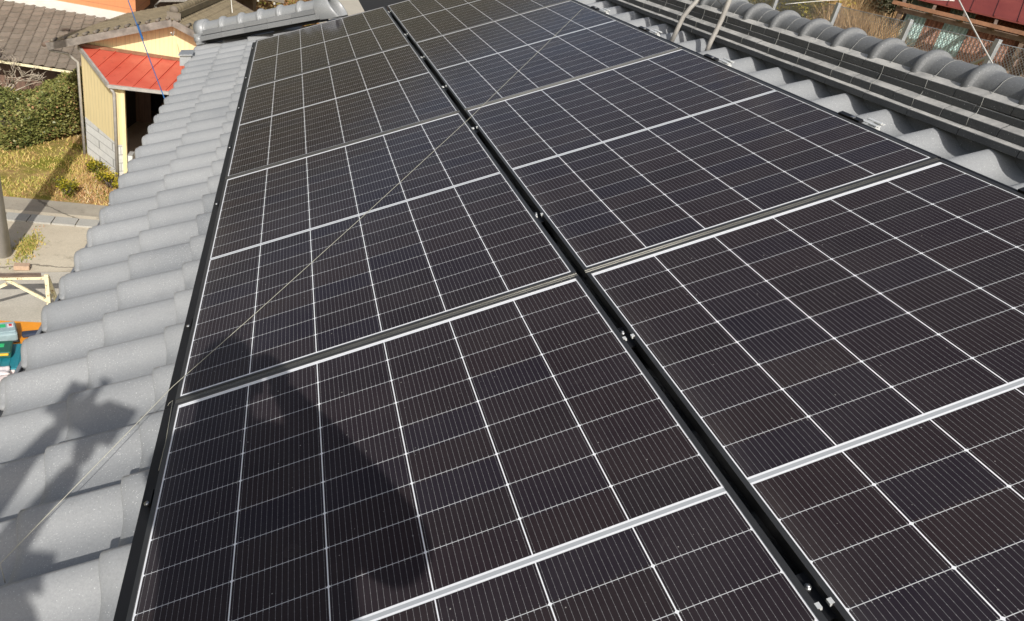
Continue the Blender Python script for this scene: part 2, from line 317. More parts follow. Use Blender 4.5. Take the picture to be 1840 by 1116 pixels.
# ------------------------------------------------------------------ mesh helpers
def setp(o, label=None, cat=None, group=None, kind=None):
    if label: o['label'] = label
    if cat: o['category'] = cat
    if group: o['group'] = group
    if kind: o['kind'] = kind
    return o
def empty(name, loc=(0, 0, 0), rz=0, mw=None):
    o = bpy.data.objects.new(name, None); C.objects.link(o); o.empty_display_size = .2
    o.matrix_world = mw if mw is not None else Matrix.Translation(Vector(loc)) @ Matrix.Rotation(rz, 4, 'Z')
    return o
W = {}
class MB:
    """collects geometry for one mesh object; coordinates in its own frame"""
    def __init__(s): s.v = []; s.f = []; s.mi = []; s.tone = []; s.k = 0; s.tn = 0; s.sm = []
    def add(s, vs, fs, smooth=False):
        b = len(s.v); s.v += [tuple(x) for x in vs]; s.tone += [s.tn]*len(vs)
        for f in fs: s.f.append([b+i for i in f]); s.mi.append(s.k); s.sm.append(smooth)
    def box(s, c, d, mt=None):
        x, y, z = c; a, b, e = d[0]/2, d[1]/2, d[2]/2
        vs = [Vector((x+i*a, y+j*b, z+k*e)) for k in (-1, 1) for j in (-1, 1) for i in (-1, 1)]
        if mt is not None: vs = [mt @ v for v in vs]
        s.add(vs, [(0, 2, 3, 1), (4, 5, 7, 6), (0, 1, 5, 4), (2, 6, 7, 3), (0, 4, 6, 2), (1, 3, 7, 5)])
    def beam(s, p, q, w, h, up=(0, 0, 1)):
        p, q = Vector(p), Vector(q); d = q-p; L = d.length
        if L < 1e-6: return
        d.normalize(); up = Vector(up); x = d.cross(up)
        if x.length < 1e-4: x = d.cross(Vector((1, 0, 0)))
        x.normalize(); z = x.cross(d)
        vs = [e + x*(i*w/2) + z*(k*h/2) for e in (p, q) for k in (-1, 1) for i in (-1, 1)]
        s.add(vs, [(0, 1, 3, 2), (4, 6, 7, 5), (0, 4, 5, 1), (2, 3, 7, 6), (0, 2, 6, 4), (1, 5, 7, 3)])
    def tube(s, pts, r, n=8, cap=True, smooth=True):
        pts = [Vector(p) for p in pts]; rs = r if isinstance(r, (list, tuple)) else [r]*len(pts)
        vs = []; fs = []; t0 = (pts[1]-pts[0]).normalized(); up = Vector((0, 0, 1)) if abs(t0.z) < .9 else Vector((1, 0, 0))
        x = t0.cross(up).normalized()
        for i, p in enumerate(pts):
            t = (pts[min(i+1, len(pts)-1)]-pts[max(i-1, 0)]).normalized()
            x = (x - t*x.dot(t)).normalized(); y = t.cross(x)
            for k in range(n):
                a = 2*math.pi*k/n; vs.append(p + (x*math.cos(a)+y*math.sin(a))*rs[i])
        for i in range(len(pts)-1):
            for k in range(n): fs.append((i*n+k, i*n+(k+1) % n, (i+1)*n+(k+1) % n, (i+1)*n+k))
        if cap: fs.append(tuple(range(n-1, -1, -1))); fs.append(tuple((len(pts)-1)*n+k for k in range(n)))
        s.add(vs, fs, smooth)
    def quad(s, a, b, c, d): s.add([a, b, c, d], [(0, 1, 2, 3)])
    def slab(s, pts, th):
        """flat polygon pts extruded by vector th"""
        pts = [Vector(p) for p in pts]; th = Vector(th); n = len(pts)
        s.add(pts+[p+th for p in pts], [tuple(range(n)), tuple(range(2*n-1, n-1, -1))]+[(i, i+n, (i+1) % n+n, (i+1) % n) for i in range(n)])
    def grid(s, fn, nu, nv, smooth=True):
        vs = [fn(i/nu, j/nv) for i in range(nu+1) for j in range(nv+1)]
        s.add(vs, [(i*(nv+1)+j, (i+1)*(nv+1)+j, (i+1)*(nv+1)+j+1, i*(nv+1)+j+1) for i in range(nu) for j in range(nv)], smooth)
    def build(s, name, mat, parent=None, mw=None, origin=None, bevel=0):
        """mw: matrix taking mesh coordinates to the world. origin: re-centre the mesh there"""
        if mw is None: mw = Matrix.Identity(4)
        if origin is not None:
            o3 = Vector(origin); s.v = [tuple(Vector(x)-o3) for x in s.v]; mw = mw @ Matrix.Translation(o3)
        me = bpy.data.meshes.new(name); me.from_pydata(s.v, [], s.f)
        mats = mat if isinstance(mat, (list, tuple)) else [mat]
        for mm in mats: me.materials.append(mm)
        me.polygons.foreach_set('material_index', s.mi); me.polygons.foreach_set('use_smooth', s.sm)
        if any(s.tone):
            at = me.attributes.new('tone', 'FLOAT', 'POINT'); at.data.foreach_set('value', s.tone)
        bm = bmesh.new(); bm.from_mesh(me); bmesh.ops.recalc_face_normals(bm, faces=bm.faces) if len(s.f) < 60000 else None; bm.to_mesh(me); bm.free()
        me.update()
        o = bpy.data.objects.new(name, me); C.objects.link(o)
        W[o.name] = mw
        if parent is not None:
            o.parent = parent; pm = W.get(parent.name, parent.matrix_world); o.matrix_local = pm.inverted() @ mw
        else: o.matrix_world = mw
        if bevel:
            b = o.modifiers.new('bevel', 'BEVEL'); b.width = bevel; b.segments = 2; b.limit_method = 'ANGLE'
        return o
_e = empty
def empty(name, loc=(0, 0, 0), rz=0, mw=None):
    o = _e(name, loc, rz, mw); W[o.name] = mw if mw is not None else Matrix.Translation(Vector(loc)) @ Matrix.Rotation(rz, 4, 'Z'); return o
def sag(p, q, n=12, s=0.0):
    p, q = Vector(p), Vector(q); return [p.lerp(q, i/n) - Vector((0, 0, 4*s*(i/n)*(1-i/n))) for i in range(n+1)]
#==SETTING==
# ------------------------------------------------------------------ terrain
def sstep(a, b, x):
    t = max(0, min(1, (x-a)/(b-a))); return t*t*(3-2*t)
def gz(x, y):
    z = GZ
    z += 6.05*sstep(5.6, 8.6, x)*(1-.75*sstep(18, 34, y))          # terrace behind the house
    z += 1.4*sstep(14, 24, x)*(1-sstep(18, 40, y)) + .055*max(0, y-28)
    z += 7*sstep(16.5, 34, x)*(1-sstep(22, 45, y))
    z -= .8*sstep(19.3, 22.3, y)*(1-sstep(-6.4, -5.0, x))*(1-sstep(26, 40, y))   # bank falling to the grey-roofed building
    d = math.hypot(x, y)
    if d > 70: z += (d-70)*.02*sstep(70, 120, d)
    z += .05*noise.noise(Vector((x*.8, y*.8, 0)))*sstep(15.9, 18, y+max(0, x-1)*3)
    return z
gb = MB()
xs = [-1500, -700, -300, -150, -90, -60, -40, -28, -20] + [-16+.4*i for i in range(100)] + [26, 32, 40, 55, 80, 130, 300, 700, 1500]
ys = [-1500, -600, -200, -80, -40, -20, -10] + [-6+.4*i for i in range(112)] + [40, 43, 47, 52, 58, 66, 80, 110, 200, 500, 1500]
vs = [(x, y, gz(x, y) if math.hypot(x, y) < 400 else 2) for x in xs for y in ys]; ny = len(ys)
gb.add(vs, [(i*ny+j, (i+1)*ny+j, (i+1)*ny+j+1, i*ny+j+1) for i in range(len(xs)-1) for j in range(ny-1)], True)
setp(gb.build('ground', M_GROUND), kind='structure')
# hills: a wooded ridge all round to the north, seen above all in the panels' reflections
hb = MB()
def hill(i, j):
    a = R(-75 + 165*i); r = 75 + 110*j
    x, y = math.sin(a)*r, math.cos(a)*r
    prof = math.sin(min(1, j*1.25)*math.pi/2)
    hgt = 47 + 9*noise.noise(Vector((i*5, 3, 1))) + 14*sstep(.35, 0, i)*0 - 5*sstep(.5, .62, i)
    z = -6 + prof*hgt + 5*noise.noise(Vector((x*.03, y*.03, 2)))*j + 2.2*noise.noise(Vector((x*.12, y*.12, 5)))
    return (x, y, z)
hb.grid(hill, 150, 46)
setp(hb.build('hills', M_HILL), kind='structure')
# yard: sheets a few millimetres above one another
def sheet(name, pts, mat, dz):
    b = MB(); b.add([(x, y, GZ+dz) for x, y in pts], [tuple(range(len(pts)))]); return setp(b.build(name, mat), kind='structure')
sheet('lane', [(-30, 16.05), (-30, 14.0), (6, 13.6), (6, 16.15), (-4, 16.1)], M_ROADD, .012)
sheet('concrete_yard', [(-12, 12.2), (-5, 12.9), (-4.2, 12.75), (-2.6, 13.1), (2, 13), (2, 15.5), (-12, 15.4)], M_ROAD, .02)
sheet('gravel_yard', [(-14, -8), (5.4, -8), (5.4, 13.05), (-2.6, 13.1), (-4.2, 12.75), (-5, 12.9), (-14, 12.2)], M_GRAVEL, .016)
db_ = MB()
for i in range(26): db_.box((-9.6+i*.42, 15.06+.0*i, GZ+.03), (.40, .34, .05))
do = setp(db_.build('drain_cover', M_GRATE), 'row of pale concrete drain cover slabs crossing the lane behind the utility pole', 'drain cover')
sheet('pale_concrete_ground', [(1.8, 36), (9.5, 40), (12, 58), (1, 56)], M_PALE, 1.42)
#==HOUSE==
# ------------------------------------------------------------------ the tiled house
TW = .2412; NC = -.092; V0 = 2.289 + .012 - .96*TW      # tile width, crest height, phase
PROF = [(0, -.050), (.12, -.0530), (.26, -.0535), (.40, -.0525), (.50, -.0485), (.58, -.0415), (.65, -.0320), (.715, -.0205), (.775, -.0115), (.83, -.0052), (.88, -.0017), (.92, -.0001), (.95, -.0005), (.975, -.0040), (.992, -.0100), (1.0, -.017)]
def prof(s):
    for (a, x), (b, y) in zip(PROF, PROF[1:]):
        if s <= b: return x+(y-x)*(s-a)/(b-a)
    return PROF[-1][1]
EU = [-.680, -.415] + [-.158+.257*i for i in range(13)]
def vmax(u): return min(8.35, 8.05 - .62*(u+.6)) if u < .75 else 6.98 + .0*u
def tile_mesh(vstart, ncol):
    mb = MB(); SS = [p[0] for p in PROF]
    for ci, u0 in enumerate(EU):
        u1 = u0 + (.257 if ci else .265) + .012
        if u0 > 2.75: break
        for j in range(ncol):
            v = V0 + (j+vstart)*TW
            if v + TW*.6 > vmax(u0) and u0 < 1.6: continue
            if v > 11: continue
            mb.tn = random.random()
            jit = random.uniform(-.0012, .0012); ju = random.uniform(-.0025, .0025); tl = random.uniform(-.0015, .0015)
            us = [u0+ju, u0+.004+ju, u0+.03, u0+.12, u1]
            dn = [-.003, .0, 0, 0, 0]
            vs = []
            for k, u in enumerate(us):
                lift = .021*(1-(u-u0)/(u1-u0)) + jit + dn[k]
                for s in SS: vs.append((u, v+s*TW+(.0015 if s == 1 else 0)+tl*(k/4), NC-.014+prof(s)+lift))
            n = len(SS)
            fs = [(k*n+i, k*n+i+1, (k+1)*n+i+1, (k+1)*n+i) for k in range(4) for i in range(n-1)]
            mb.add(vs, fs, True)
            # front lip and far side edge
            lip = []
            for s in SS: lip.append((us[0], v+s*TW, NC-.014+prof(s)+.019+jit-.003))
            for s in SS: lip.append((us[0]+.002, v+s*TW, NC-.014+prof(s)-.004))
            mb.add(lip, [(i, i+1, n+i+1, n+i) for i in range(n-1)])
            e = PROF[-1][1]
            mb.add([(us[0], v+TW+.0015, NC+e+.004+jit), (u1, v+TW+.0015, NC-.014+e+jit), (u1, v+TW, NC-.014+e-.016), (us[0], v+TW, NC+e-.014)], [(0, 1, 2, 3)])
            if ci == 0:
                # eaves end: the roll closed by a rounded nose, the pan by a hanging lip
                cu = us[0]; nb = NC-.045; base = [(v+q_*TW, NC+.005+jit+prof(q_)-.003) for q_ in (.5, .56, .62, .68, .74, .80, .86, .91, .95, .98, 1.0)]
                base = [(v+.5*TW, nb-.012)]+base+[(v+1.002*TW, nb+.004), (v+.97*TW, nb-.022), (v+.75*TW, nb-.034)]
                vc_ = v+.78*TW; m_ = len(base); ring = []
                for rr, du in ((1, 0), (1.0, -.012), (.93, -.021), (.78, -.027), (.45, -.031), (.02, -.032)):
                    for bv_, bn_ in base: ring.append((cu+du, vc_+(bv_-vc_)*rr, nb+(bn_-nb)*rr))
                mb.add(ring, [(r_*m_+q, r_*m_+(q+1) % m_, (r_+1)*m_+(q+1) % m_, (r_+1)*m_+q) for r_ in range(5) for q in range(m_)], True)
                mb.add([(cu-.004, v-.005, NC-.050), (cu-.004, v+.7*TW, NC-.050), (cu-.012, v+.7*TW, NC-.115), (cu-.012, v-.005, NC-.115)], [(0, 1, 2, 3)])
    return mb
house = empty('house', (2.56, 3.4, GZ))
setp(house, 'house under a silver grey clay tiled roof, carrying all the solar panels', 'house')
tiles = tile_mesh(-18, 55).build('tiled_roof', M_TILE, house, MR)
ub = MB(); ub.add([(-.66, -3.1, -.19), (2.8, -3.1, -.19), (2.8, 11, -.19), (1.0, 11, -.19), (1.0, 6.95, -.19), (.6, 7.2, -.19), (-.66, 8.05, -.19)], [tuple(range(7))])
ub.build('roof_underlay', M_DARK, house, MR)
# other slope, walls, eaves board
ob = MB()
EX = 2.56*2
def other(i, j):
    v = -3+14*j; u = i*3.6; s = ((v-V0)/TW) % 1
    return (2.56+.08+u*cs, v, 1.03-u*sn+prof(s)*.9)
ob.grid(other, 2, 900); ob.build('back_slope', M_TILE, house)
wb_ = MB(); wb_.box((2.7, 2.35, (GZ-.62)/2), (5.6, 10.2, abs(GZ)-.62)); wb_.box((3.3, 9.2, (GZ-.62)/2), (3.6, 3.5, abs(GZ)-.62)); wb_.build('wall', M_PLAST, house)
fb = MB(); fb.box((-.460, 2.5, -.46), (.03, 11.1, .14)); fb.build('fascia', M_WOODG, house)
# half-round gutter below the eaves
gu = MB(); n_ = 10; gx, gzz, gr_ = -.536, -.425, .055
vs = []
for y in (-3.1, 8.1):
    for rr in (gr_, gr_-.004):
        for q in range(n_+1):
            a = math.pi + math.pi*q/n_; vs.append((gx+rr*math.cos(a), y, gzz+rr*math.sin(a)))
k = n_+1
gu.add(vs, [(q, q+1, 2*k+q+1, 2*k+q) for q in range(n_)] + [(k+q, k+q+1, 3*k+q+1, 3*k+q) for q in range(n_)] + [(0, k, 3*k, 2*k), (k-1, 2*k-1, 4*k-1, 3*k-1)], True)
gu.tube([(gx-gr_, -3.1, gzz), (gx-gr_, 8.1, gzz)], .007, 8)
gut = gu.build('gutter', M_GUT, house)
for y in [2.15+.9*i for i in range(-5, 7)]:
    b = MB(); b.beam((gx-gr_-.004, y, gzz+.004), (gx+gr_+.01, y, gzz+.012), .006, .003); b.beam((gx-gr_-.008, y, gzz+.004), (gx-gr_-.012, y, gzz-.03), .006, .003)
    b.build('gutter_strap', M_WROPE, gut)
b = MB(); b.slab([(-.665, 7.32, -.36), (-.57, 7.32, -.34), (-.57, 7.50, -.34), (-.665, 7.50, -.36)], (0, 0, -.09)); b.slab([(-.675, 7.30, -.348), (-.56, 7.30, -.325), (-.56, 7.52, -.325), (-.675, 7.52, -.348)], (0, 0, -.012)); b.build('gutter_hopper', M_GALV, gut)
# ---- main ridge
ridge = MB()
YA, YB = -2.9, 10.9
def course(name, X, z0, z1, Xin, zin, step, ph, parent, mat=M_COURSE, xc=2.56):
    """one row of flat ridge tiles: face at X from z0 to z1, sloping ledge up to (Xin, zin); both sides of the ridge"""
    mb = MB(); y = YA + ph; i = 0
    while y < YB:
        y2 = min(y+step-.0035, YB); mb.tn = random.random()
        j = random.uniform(-.0014, .0014); jz = random.uniform(-.001, .001)
        if True:
            half = [(X+.002, z0+jz), (X, z0+.002+jz), (X, z1-.0025+jz), (X+.0015, z1-.0004+jz), (X+.004, z1+jz), (Xin, zin+jz)]
            pr = [(x+j, z) for x, z in half] + [(2*xc-x+j, z) for x, z in reversed(half)]
            n = len(pr)
            mb.add([(x, y, z) for x, z in pr]+[(x, y2, z) for x, z in pr], [(i_, (i_+1) % n, n+(i_+1) % n, n+i_) for i_ in range(n)]+[tuple(range(n)), tuple(range(2*n-1, n-1, -1))])
        y += step; i += 1
    return mb.build(name, mat, parent)
rb = MB(); rb.box((2.56, (YA+YB)/2, 1.04), (.17, YB-YA, .18)); 
ridge_o = rb.build('ridge', M_DARK, house)
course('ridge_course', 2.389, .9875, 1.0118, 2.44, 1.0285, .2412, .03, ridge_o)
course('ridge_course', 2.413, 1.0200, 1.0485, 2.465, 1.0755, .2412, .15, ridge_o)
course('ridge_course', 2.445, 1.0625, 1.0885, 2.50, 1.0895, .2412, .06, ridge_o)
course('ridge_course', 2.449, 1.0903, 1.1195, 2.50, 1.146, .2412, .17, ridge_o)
# infill plaster face following the tiles
ib = MB(); ib.box((2.452, (YA+YB)/2, .935), (.02, YB-YA, .13)); ib.build('infill', M_TILE2, ridge_o)
BV = [.0674+(3.035-.24*i-.0674)*1.006 for i in range(-32, 23)]
CX, CZ = 2.56, 1.128
def cap_mb():
    """one half-round cap tile 24 cm long with a thick rounded band at its far end; along +Y"""
    mb = MB(); n = 20; L = .2414
    sec = [(-.012, .0765), (.0, .0770), (.05, .0755), (.12, .075), (L-.075, .0755), (L-.0385, .077), (L-.0375, .080), (L-.0365, .0885), (L-.031, .0930), (L-.018, .0950), (L-.006, .0930), (L-.001, .0885), (L+.001, .076)]
    vs = []
    for y, r in sec:
        for q in range(n+1):
            a = R(-8) + R(196)*q/n; vs.append((math.cos(math.pi-a)*r, y, math.sin(a)*r))
    m_ = n+1
    mb.add(vs, [(i*m_+q, i*m_+q+1, (i+1)*m_+q+1, (i+1)*m_+q) for i in range(len(sec)-1) for q in range(n)], True)
    return mb
proto = None
for bv in BV:
    if bv > YB or bv-.24 < YA: continue
    if proto is None:
        proto = cap_mb().build('ridge_cap', M_TILE2, ridge_o, Matrix.Translation((CX, bv-.2414+.022, CZ)))
        o = proto
    else:
        o = proto.copy(); C.objects.link(o); o.parent = ridge_o
    o.matrix_local = Matrix.Translation((CX, bv-.2414+.022, CZ)) @ Matrix.Rotation(random.uniform(-.012, .012), 4, 'Z') @ Matrix.Rotation(random.uniform(-.006, .006), 4, 'X')
# binding wires over the ridge
for i, bv in enumerate(BV):
    if bv > 7 or bv < .2: continue
    y = bv-.115+random.uniform(-.008, .008); b = MB(); pts = []
    pts += [(2.411, y-.012, 1.021), (2.411, y-.008, 1.047), (2.443, y+.0, 1.0665), (2.4465, y+.002, 1.092), (2.4465, y+.006, 1.118), (2.475, y+.01, 1.131)]
    for q in range(2, 12):
        a = R(15+150*q/12*1.02); pts.append((CX-.077*math.cos(a), y+.012, CZ+.077*math.sin(a)))
    b.tube(pts, .0009, 5); b.build('binding_wire', M_WIRE, ridge_o)
# ---- short hip ridge at the far eaves corner
hipA = LW(-.58, 7.93, -.075); hipB = LW(.64, 7.19, -.045)
def hip():
    d = hipB-hipA; L = d.length; t = d.normalized(); side = t.cross(Vector((0, 0, 1))).normalized(); up = side.cross(t)
    mw = Matrix.Identity(4)
    for i in range(3): mw[i][0] = side[i]; mw[i][1] = t[i]; mw[i][2] = up[i]
    mw.translation = hipA
    core = MB(); core.box((0, L/2, .03), (.14, L-.1, .1)); ho = core.build('hip_ridge', M_DARK, house, mw)
    for (x, z0, z1, xi, zi) in ((.115, -.002, .040, .06, .050), (.092, .049, .090, .05, .098)):
        mb = MB(); y = 0.02; st = .27
        while y < L-.05:
            y2 = min(y+st-.003, L-.04); mb.tn = random.random()
            for sg in (1, -1):
                pr = [(sg*x, z0), (sg*x, z1-.005), (sg*(x-.006), z1), (sg*xi, zi), (sg*xi, z0)]; n = 5
                mb.add([(a, y, z) for a, z in pr]+[(a, y2, z) for a, z in pr], [(i, (i+1) % n, n+(i+1) % n, n+i) for i in range(n)]+[tuple(range(n)), tuple(range(2*n-1, n-1, -1))])
            y += st
        mb.build('hip_course', M_TILE2, ho, mw)
    ncap = 6; pitch = (L-.08)/ncap
    src = cap_mb()
    first = None
    for i in range(ncap):
        mm = mw @ Matrix.Translation((0, .03+(i+1)*pitch, .098)) @ Matrix.Rotation(math.pi, 4, 'Z') @ Matrix.Diagonal((.95, pitch/.2414, .95, 1))
        if first is None: first = src.build('hip_cap', M_TILE, ho, mm); o = first
        else: o = first.copy(); C.objects.link(o); o.parent = ho; o.matrix_local = mw.inverted() @ mm
    # end tile at the low corner (round face, scrolls) and the big rounded end at the top
    e = MB()
    def dome(yc, r, dirn, sc=(1, 1, 1), zc=.09):
        vs = []; n, k_ = 20, 6
        for a_ in range(k_+1):
            th = math.pi/2*a_/k_
            for q in range(n):
                p = 2*math.pi*q/n; vs.append((r*math.cos(th)*math.cos(p)*sc[0], yc+dirn*r*math.sin(th)*sc[1], zc+r*math.cos(th)*math.sin(p)*sc[2]))
        e.add(vs, [(a_*n+q, a_*n+(q+1) % n, (a_+1)*n+(q+1) % n, (a_+1)*n+q) for a_ in range(k_) for q in range(n)], True)
    e.tube([(0, .06, .098), (0, -.035, .098)], .098, 20); dome(-.035, .085, -1, (1, .35, 1), .098)
    e.box((0, .0, .02), (.25, .05, .1)); e.tube([(.1, -.03, .015), (.1, .03, .015)], .035, 12); e.tube([(-.1, -.03, .015), (-.1, .03, .015)], .035, 12)
    e.tube([(0, -.04, -.03), (0, .03, -.03)], .05, 12)
    e.build('end_tile', M_TILE, ho, mw)
    e2 = MB(); n = 18; vs = []
    sec = [(L-.07, .10), (L-.02, .112), (L+.03, .118), (L+.075, .116), (L+.10, .11)]
    for (y, r) in sec:
        for q in range(n+1):
            a = R(-40)+R(260)*q/n; vs.append((r*math.cos(a), y+.06*(-math.sin(a)+.3 if y > L else 0), .07+r*math.sin(a)*1.1))
    for (y, r) in [(L+.10, .096), (L+.03, .10), (L-.07, .09)]:
        for q in range(n+1):
            a = R(-40)+R(260)*q/n; vs.append((r*math.cos(a), y+.06*(-math.sin(a)+.3 if y > L else 0), .07+r*math.sin(a)*1.1))
    m_ = n+1
    e2.add(vs, [(i*m_+q, i*m_+q+1, (i+1)*m_+q+1, (i+1)*m_+q) for i in range(7) for q in range(n)], True)
    e2.build('end_tile', M_TILE, ho, mw)
hip()
# far slope beyond the hip
fs_ = MB()
def farslope(i, j):
    a = LW(-.62, 8.0, -.13).lerp(LW(.9, 7.0, -.13), j); s = (j*8) % 1
    return (a.x, a.y + i*2.0, a.z - i*.9 + prof(s))
fs_.grid(farslope, 1, 110); fs_.build('far_slope', M_TILE, house)
#==PANELS==
# ------------------------------------------------------------------ solar panels
PW, PL = 1.133, 1.665
def vc(k): return .861+1.6827*(k-1)
def make_panel(name='solar_panel'):
    e = _e(name); W[e.name] = Matrix.Identity(4)
    f = MB(); lw, h = .0105, .035
    for sx in (-1, 1):
        f.box((sx*(PW/2-lw/2), 0, -h/2), (lw, PL, h)); f.box((sx*(PW/2-.015), 0, -h+.001), (.0195, PL-.03, .002))
    for sy in (-1, 1): f.box((0, sy*(PL/2-.0042), -h/2-.0003), (PW-2*lw, .0084, h-.0006))
    fo = f.build('frame', M_FRAME, e)
    gl = MB(); gl.add([(x*(PW/2-lw+.001), y*(PL/2-.0074), -.0028) for x, y in ((-1, -1), (1, -1), (1, 1), (-1, 1))], [(0, 1, 2, 3)])
    gl.build('cell_glass', M_CELL, e)
    bk = MB(); bk.box((0, 0, -.008), (PW-.022, PL-.022, .003)); bk.box((0, 0, -.02), (.5, .12, .02)); bk.build('backsheet', M_DARK, e)
    return e
def dup(root, mw):
    r = root.copy(); C.objects.link(r); r.matrix_world = mw
    for ch in list(root.children):
        c = ch.copy(); C.objects.link(c); c.parent = r
        for gch in ch.children:
            d = gch.copy(); C.objects.link(d); d.parent = c
    return r
pp = make_panel()
first = True
LAB = {('L', 1): 'nearest solar panel of the eaves column, half in the photographer\'s shadow',
       ('L', 2): 'second solar panel of the eaves column, crossed by the pale string',
       ('L', 3): 'third solar panel of the eaves column, below the empty end of the string',
       ('L', 4): 'farthest solar panel of the eaves column, next to the short hip ridge',
       ('R', 1): 'nearest solar panel of the ridge column, at the right edge of the photo',
       ('R', 2): 'second solar panel of the ridge column, just beyond the nearest ridge-side panel',
       ('R', 3): 'third solar panel of the ridge column, where the pale string starts at its upper edge',
       ('R', 4): 'farthest solar panel of the ridge column, cut off by the top of the photo'}
LAB[('L', 3)] = 'third solar panel of the eaves column, between the string-crossed panel and the farthest one'
for side, uc in (('L', .5645), ('R', 1.7205)):
    for kk in (1, 2, 3, 4):
        tilt = Matrix.Rotation(random.uniform(-.0008, .0008), 4, 'X') @ Matrix.Rotation(random.uniform(-.0008, .0008), 4, 'Y')
        mw = MR @ Matrix.Translation((uc, vc(kk)-(.0015 if side == 'R' else 0), 0)) @ tilt
        if first: pp.matrix_world = mw; o = pp; first = False
        else: o = dup(pp, mw)
        o['label'] = LAB[(side, kk)]; o['category'] = 'solar panel'; o['group'] = 'solar panels mounted on the tiled roof'
# racking below and between the panels (one bolted frame)
rack = empty('mounting_rack', mw=MR)
setp(rack, 'black aluminium mounting rack under and between the solar panels', 'mounting rack')
VR = [.60, 1.36, 2.11, 3.10, 3.86, 4.62, 5.40, 6.44]
for v in VR:
    b = MB(); b.box((1.143, v+.03, -.066), (2.36, .042, .042)); b.build('cross_rail', M_RAIL, rack, MR)
# edge strips (eaves side and ridge side), in lengths that meet at the panel joints
for kk in (1, 2, 3, 4):
    v = vc(kk)
    b = MB(); b.box((-.0215, v, -.036), (.027, 1.679, .05)); b.box((-.0062, v, -.040), (.0026, 1.679, .05)); b.box((-.030, v, -.062), (.012, 1.679, .012)); b.build('edge_strip', M_RAIL, rack, MR)
    b = MB(); b.box((2.2935, v, -.018), (.007, 1.679, .034)); b.build('edge_strip', M_RAIL, rack, MR)
    b = MB(); b.box((1.143, v, -.078), (.020, 1.679, .03)); b.build('centre_channel', M_RAIL, rack, MR)
for kk in (1, 2, 3):
    v = vc(kk)+1.6827/2
    for uc in (.5645, 1.7205):
        b = MB(); b.box((uc, v, -.012), (PW-.001, .0165, .020)); b.box((uc, v-.0045, -.0015), (PW-.001, .0016, .002)); b.box((uc, v+.0045, -.0015), (PW-.001, .0016, .002))
        b.build('joint_cover', M_FRAMEL, rack, MR)
# clamps
for v in VR:
    b = MB(); b.box((1.143, v+.03, -.022), (.022, .085, .004)); b.box((1.143, v+.03, -.04), (.012, .05, .03)); c1 = b.build('middle_clamp', M_RAIL, rack, MR)
    b = MB(); b.tube([(1.143, v+.045, -.021), (1.143, v+.045, -.0145)], .0062, 6); b.tube([(1.143, v+.045, -.0145), (1.143, v+.045, -.011)], .004, 8); b.build('bolt', M_STEEL, c1, MR)
    for u in (1.1325, 1.1535):
        b = MB(); b.box((u, v+.004, -.003), (.008, .010, .007)); b.build('earthing_tab', M_BRACK, c1, MR)
    b = MB(); b.box((-.012, v, -.001), (.013, .045, .004)); b.box((-.012, v, -.015), (.005, .045, .024)); c2 = b.build('end_clamp', M_RAIL, rack, MR)
    b = MB(); b.tube([(-.014, v-.02, -.002), (-.014, v-.02, .004)], .0055, 8); b.build('bolt', M_STEEL, c2, MR)
    b = MB(); b.box((2.300, v+.015, .0005), (.018, .11, .010)); c3 = b.build('end_clamp', M_RAIL, rack, MR)
    b = MB(); b.box((2.298, v+.0, .005), (.012, .014, .006)); b.build('bolt', M_STEEL, c3, MR)
    # pale folded hook plate on the tiles behind the upper edge
    b = MB(); v2 = v-.05
    for q in range(5):
        b.box((2.315+.011*q, v2+.0, -.016+.007*(q % 2)), (.0095, .085-.006*q, .004))
    b.box((2.335, v2, -.055), (.045, .03, .07)); b.build('roof_hook', M_BRACK, rack, MR)
#==STRINGS==
def line(name, pts, r, mat, label, cat, segs=5):
    b = MB(); b.tube(pts, r, segs); return setp(b.build(name, mat, origin=pts[0]), label, cat)
line('string', [LW(2.245, 4.69, .004), LW(2.21, 4.643, .012), LW(1.75, 4.02, .012), LW(1.14, 3.20, .012), LW(.58, 2.483, .013), LW(.2, 2.01, .013), LW(-.008, 1.757, .014), LW(-.378, 1.377, -.060), LW(-.392, 1.366, -.11)], .0009, M_STRING,
     'thin pale string stretched diagonally across the solar panels to the tiles', 'string')
line('string', [LW(-.036, 1.713, -.02), LW(-.02, 1.711, -.004), LW(-.006, 1.705, .004), LW(-.004, 1.55, -.002), LW(-.008, 1.45, -.006)], .0007, M_STRING, 'short loose string lying along the black edge strip beside the panel joint', 'string')

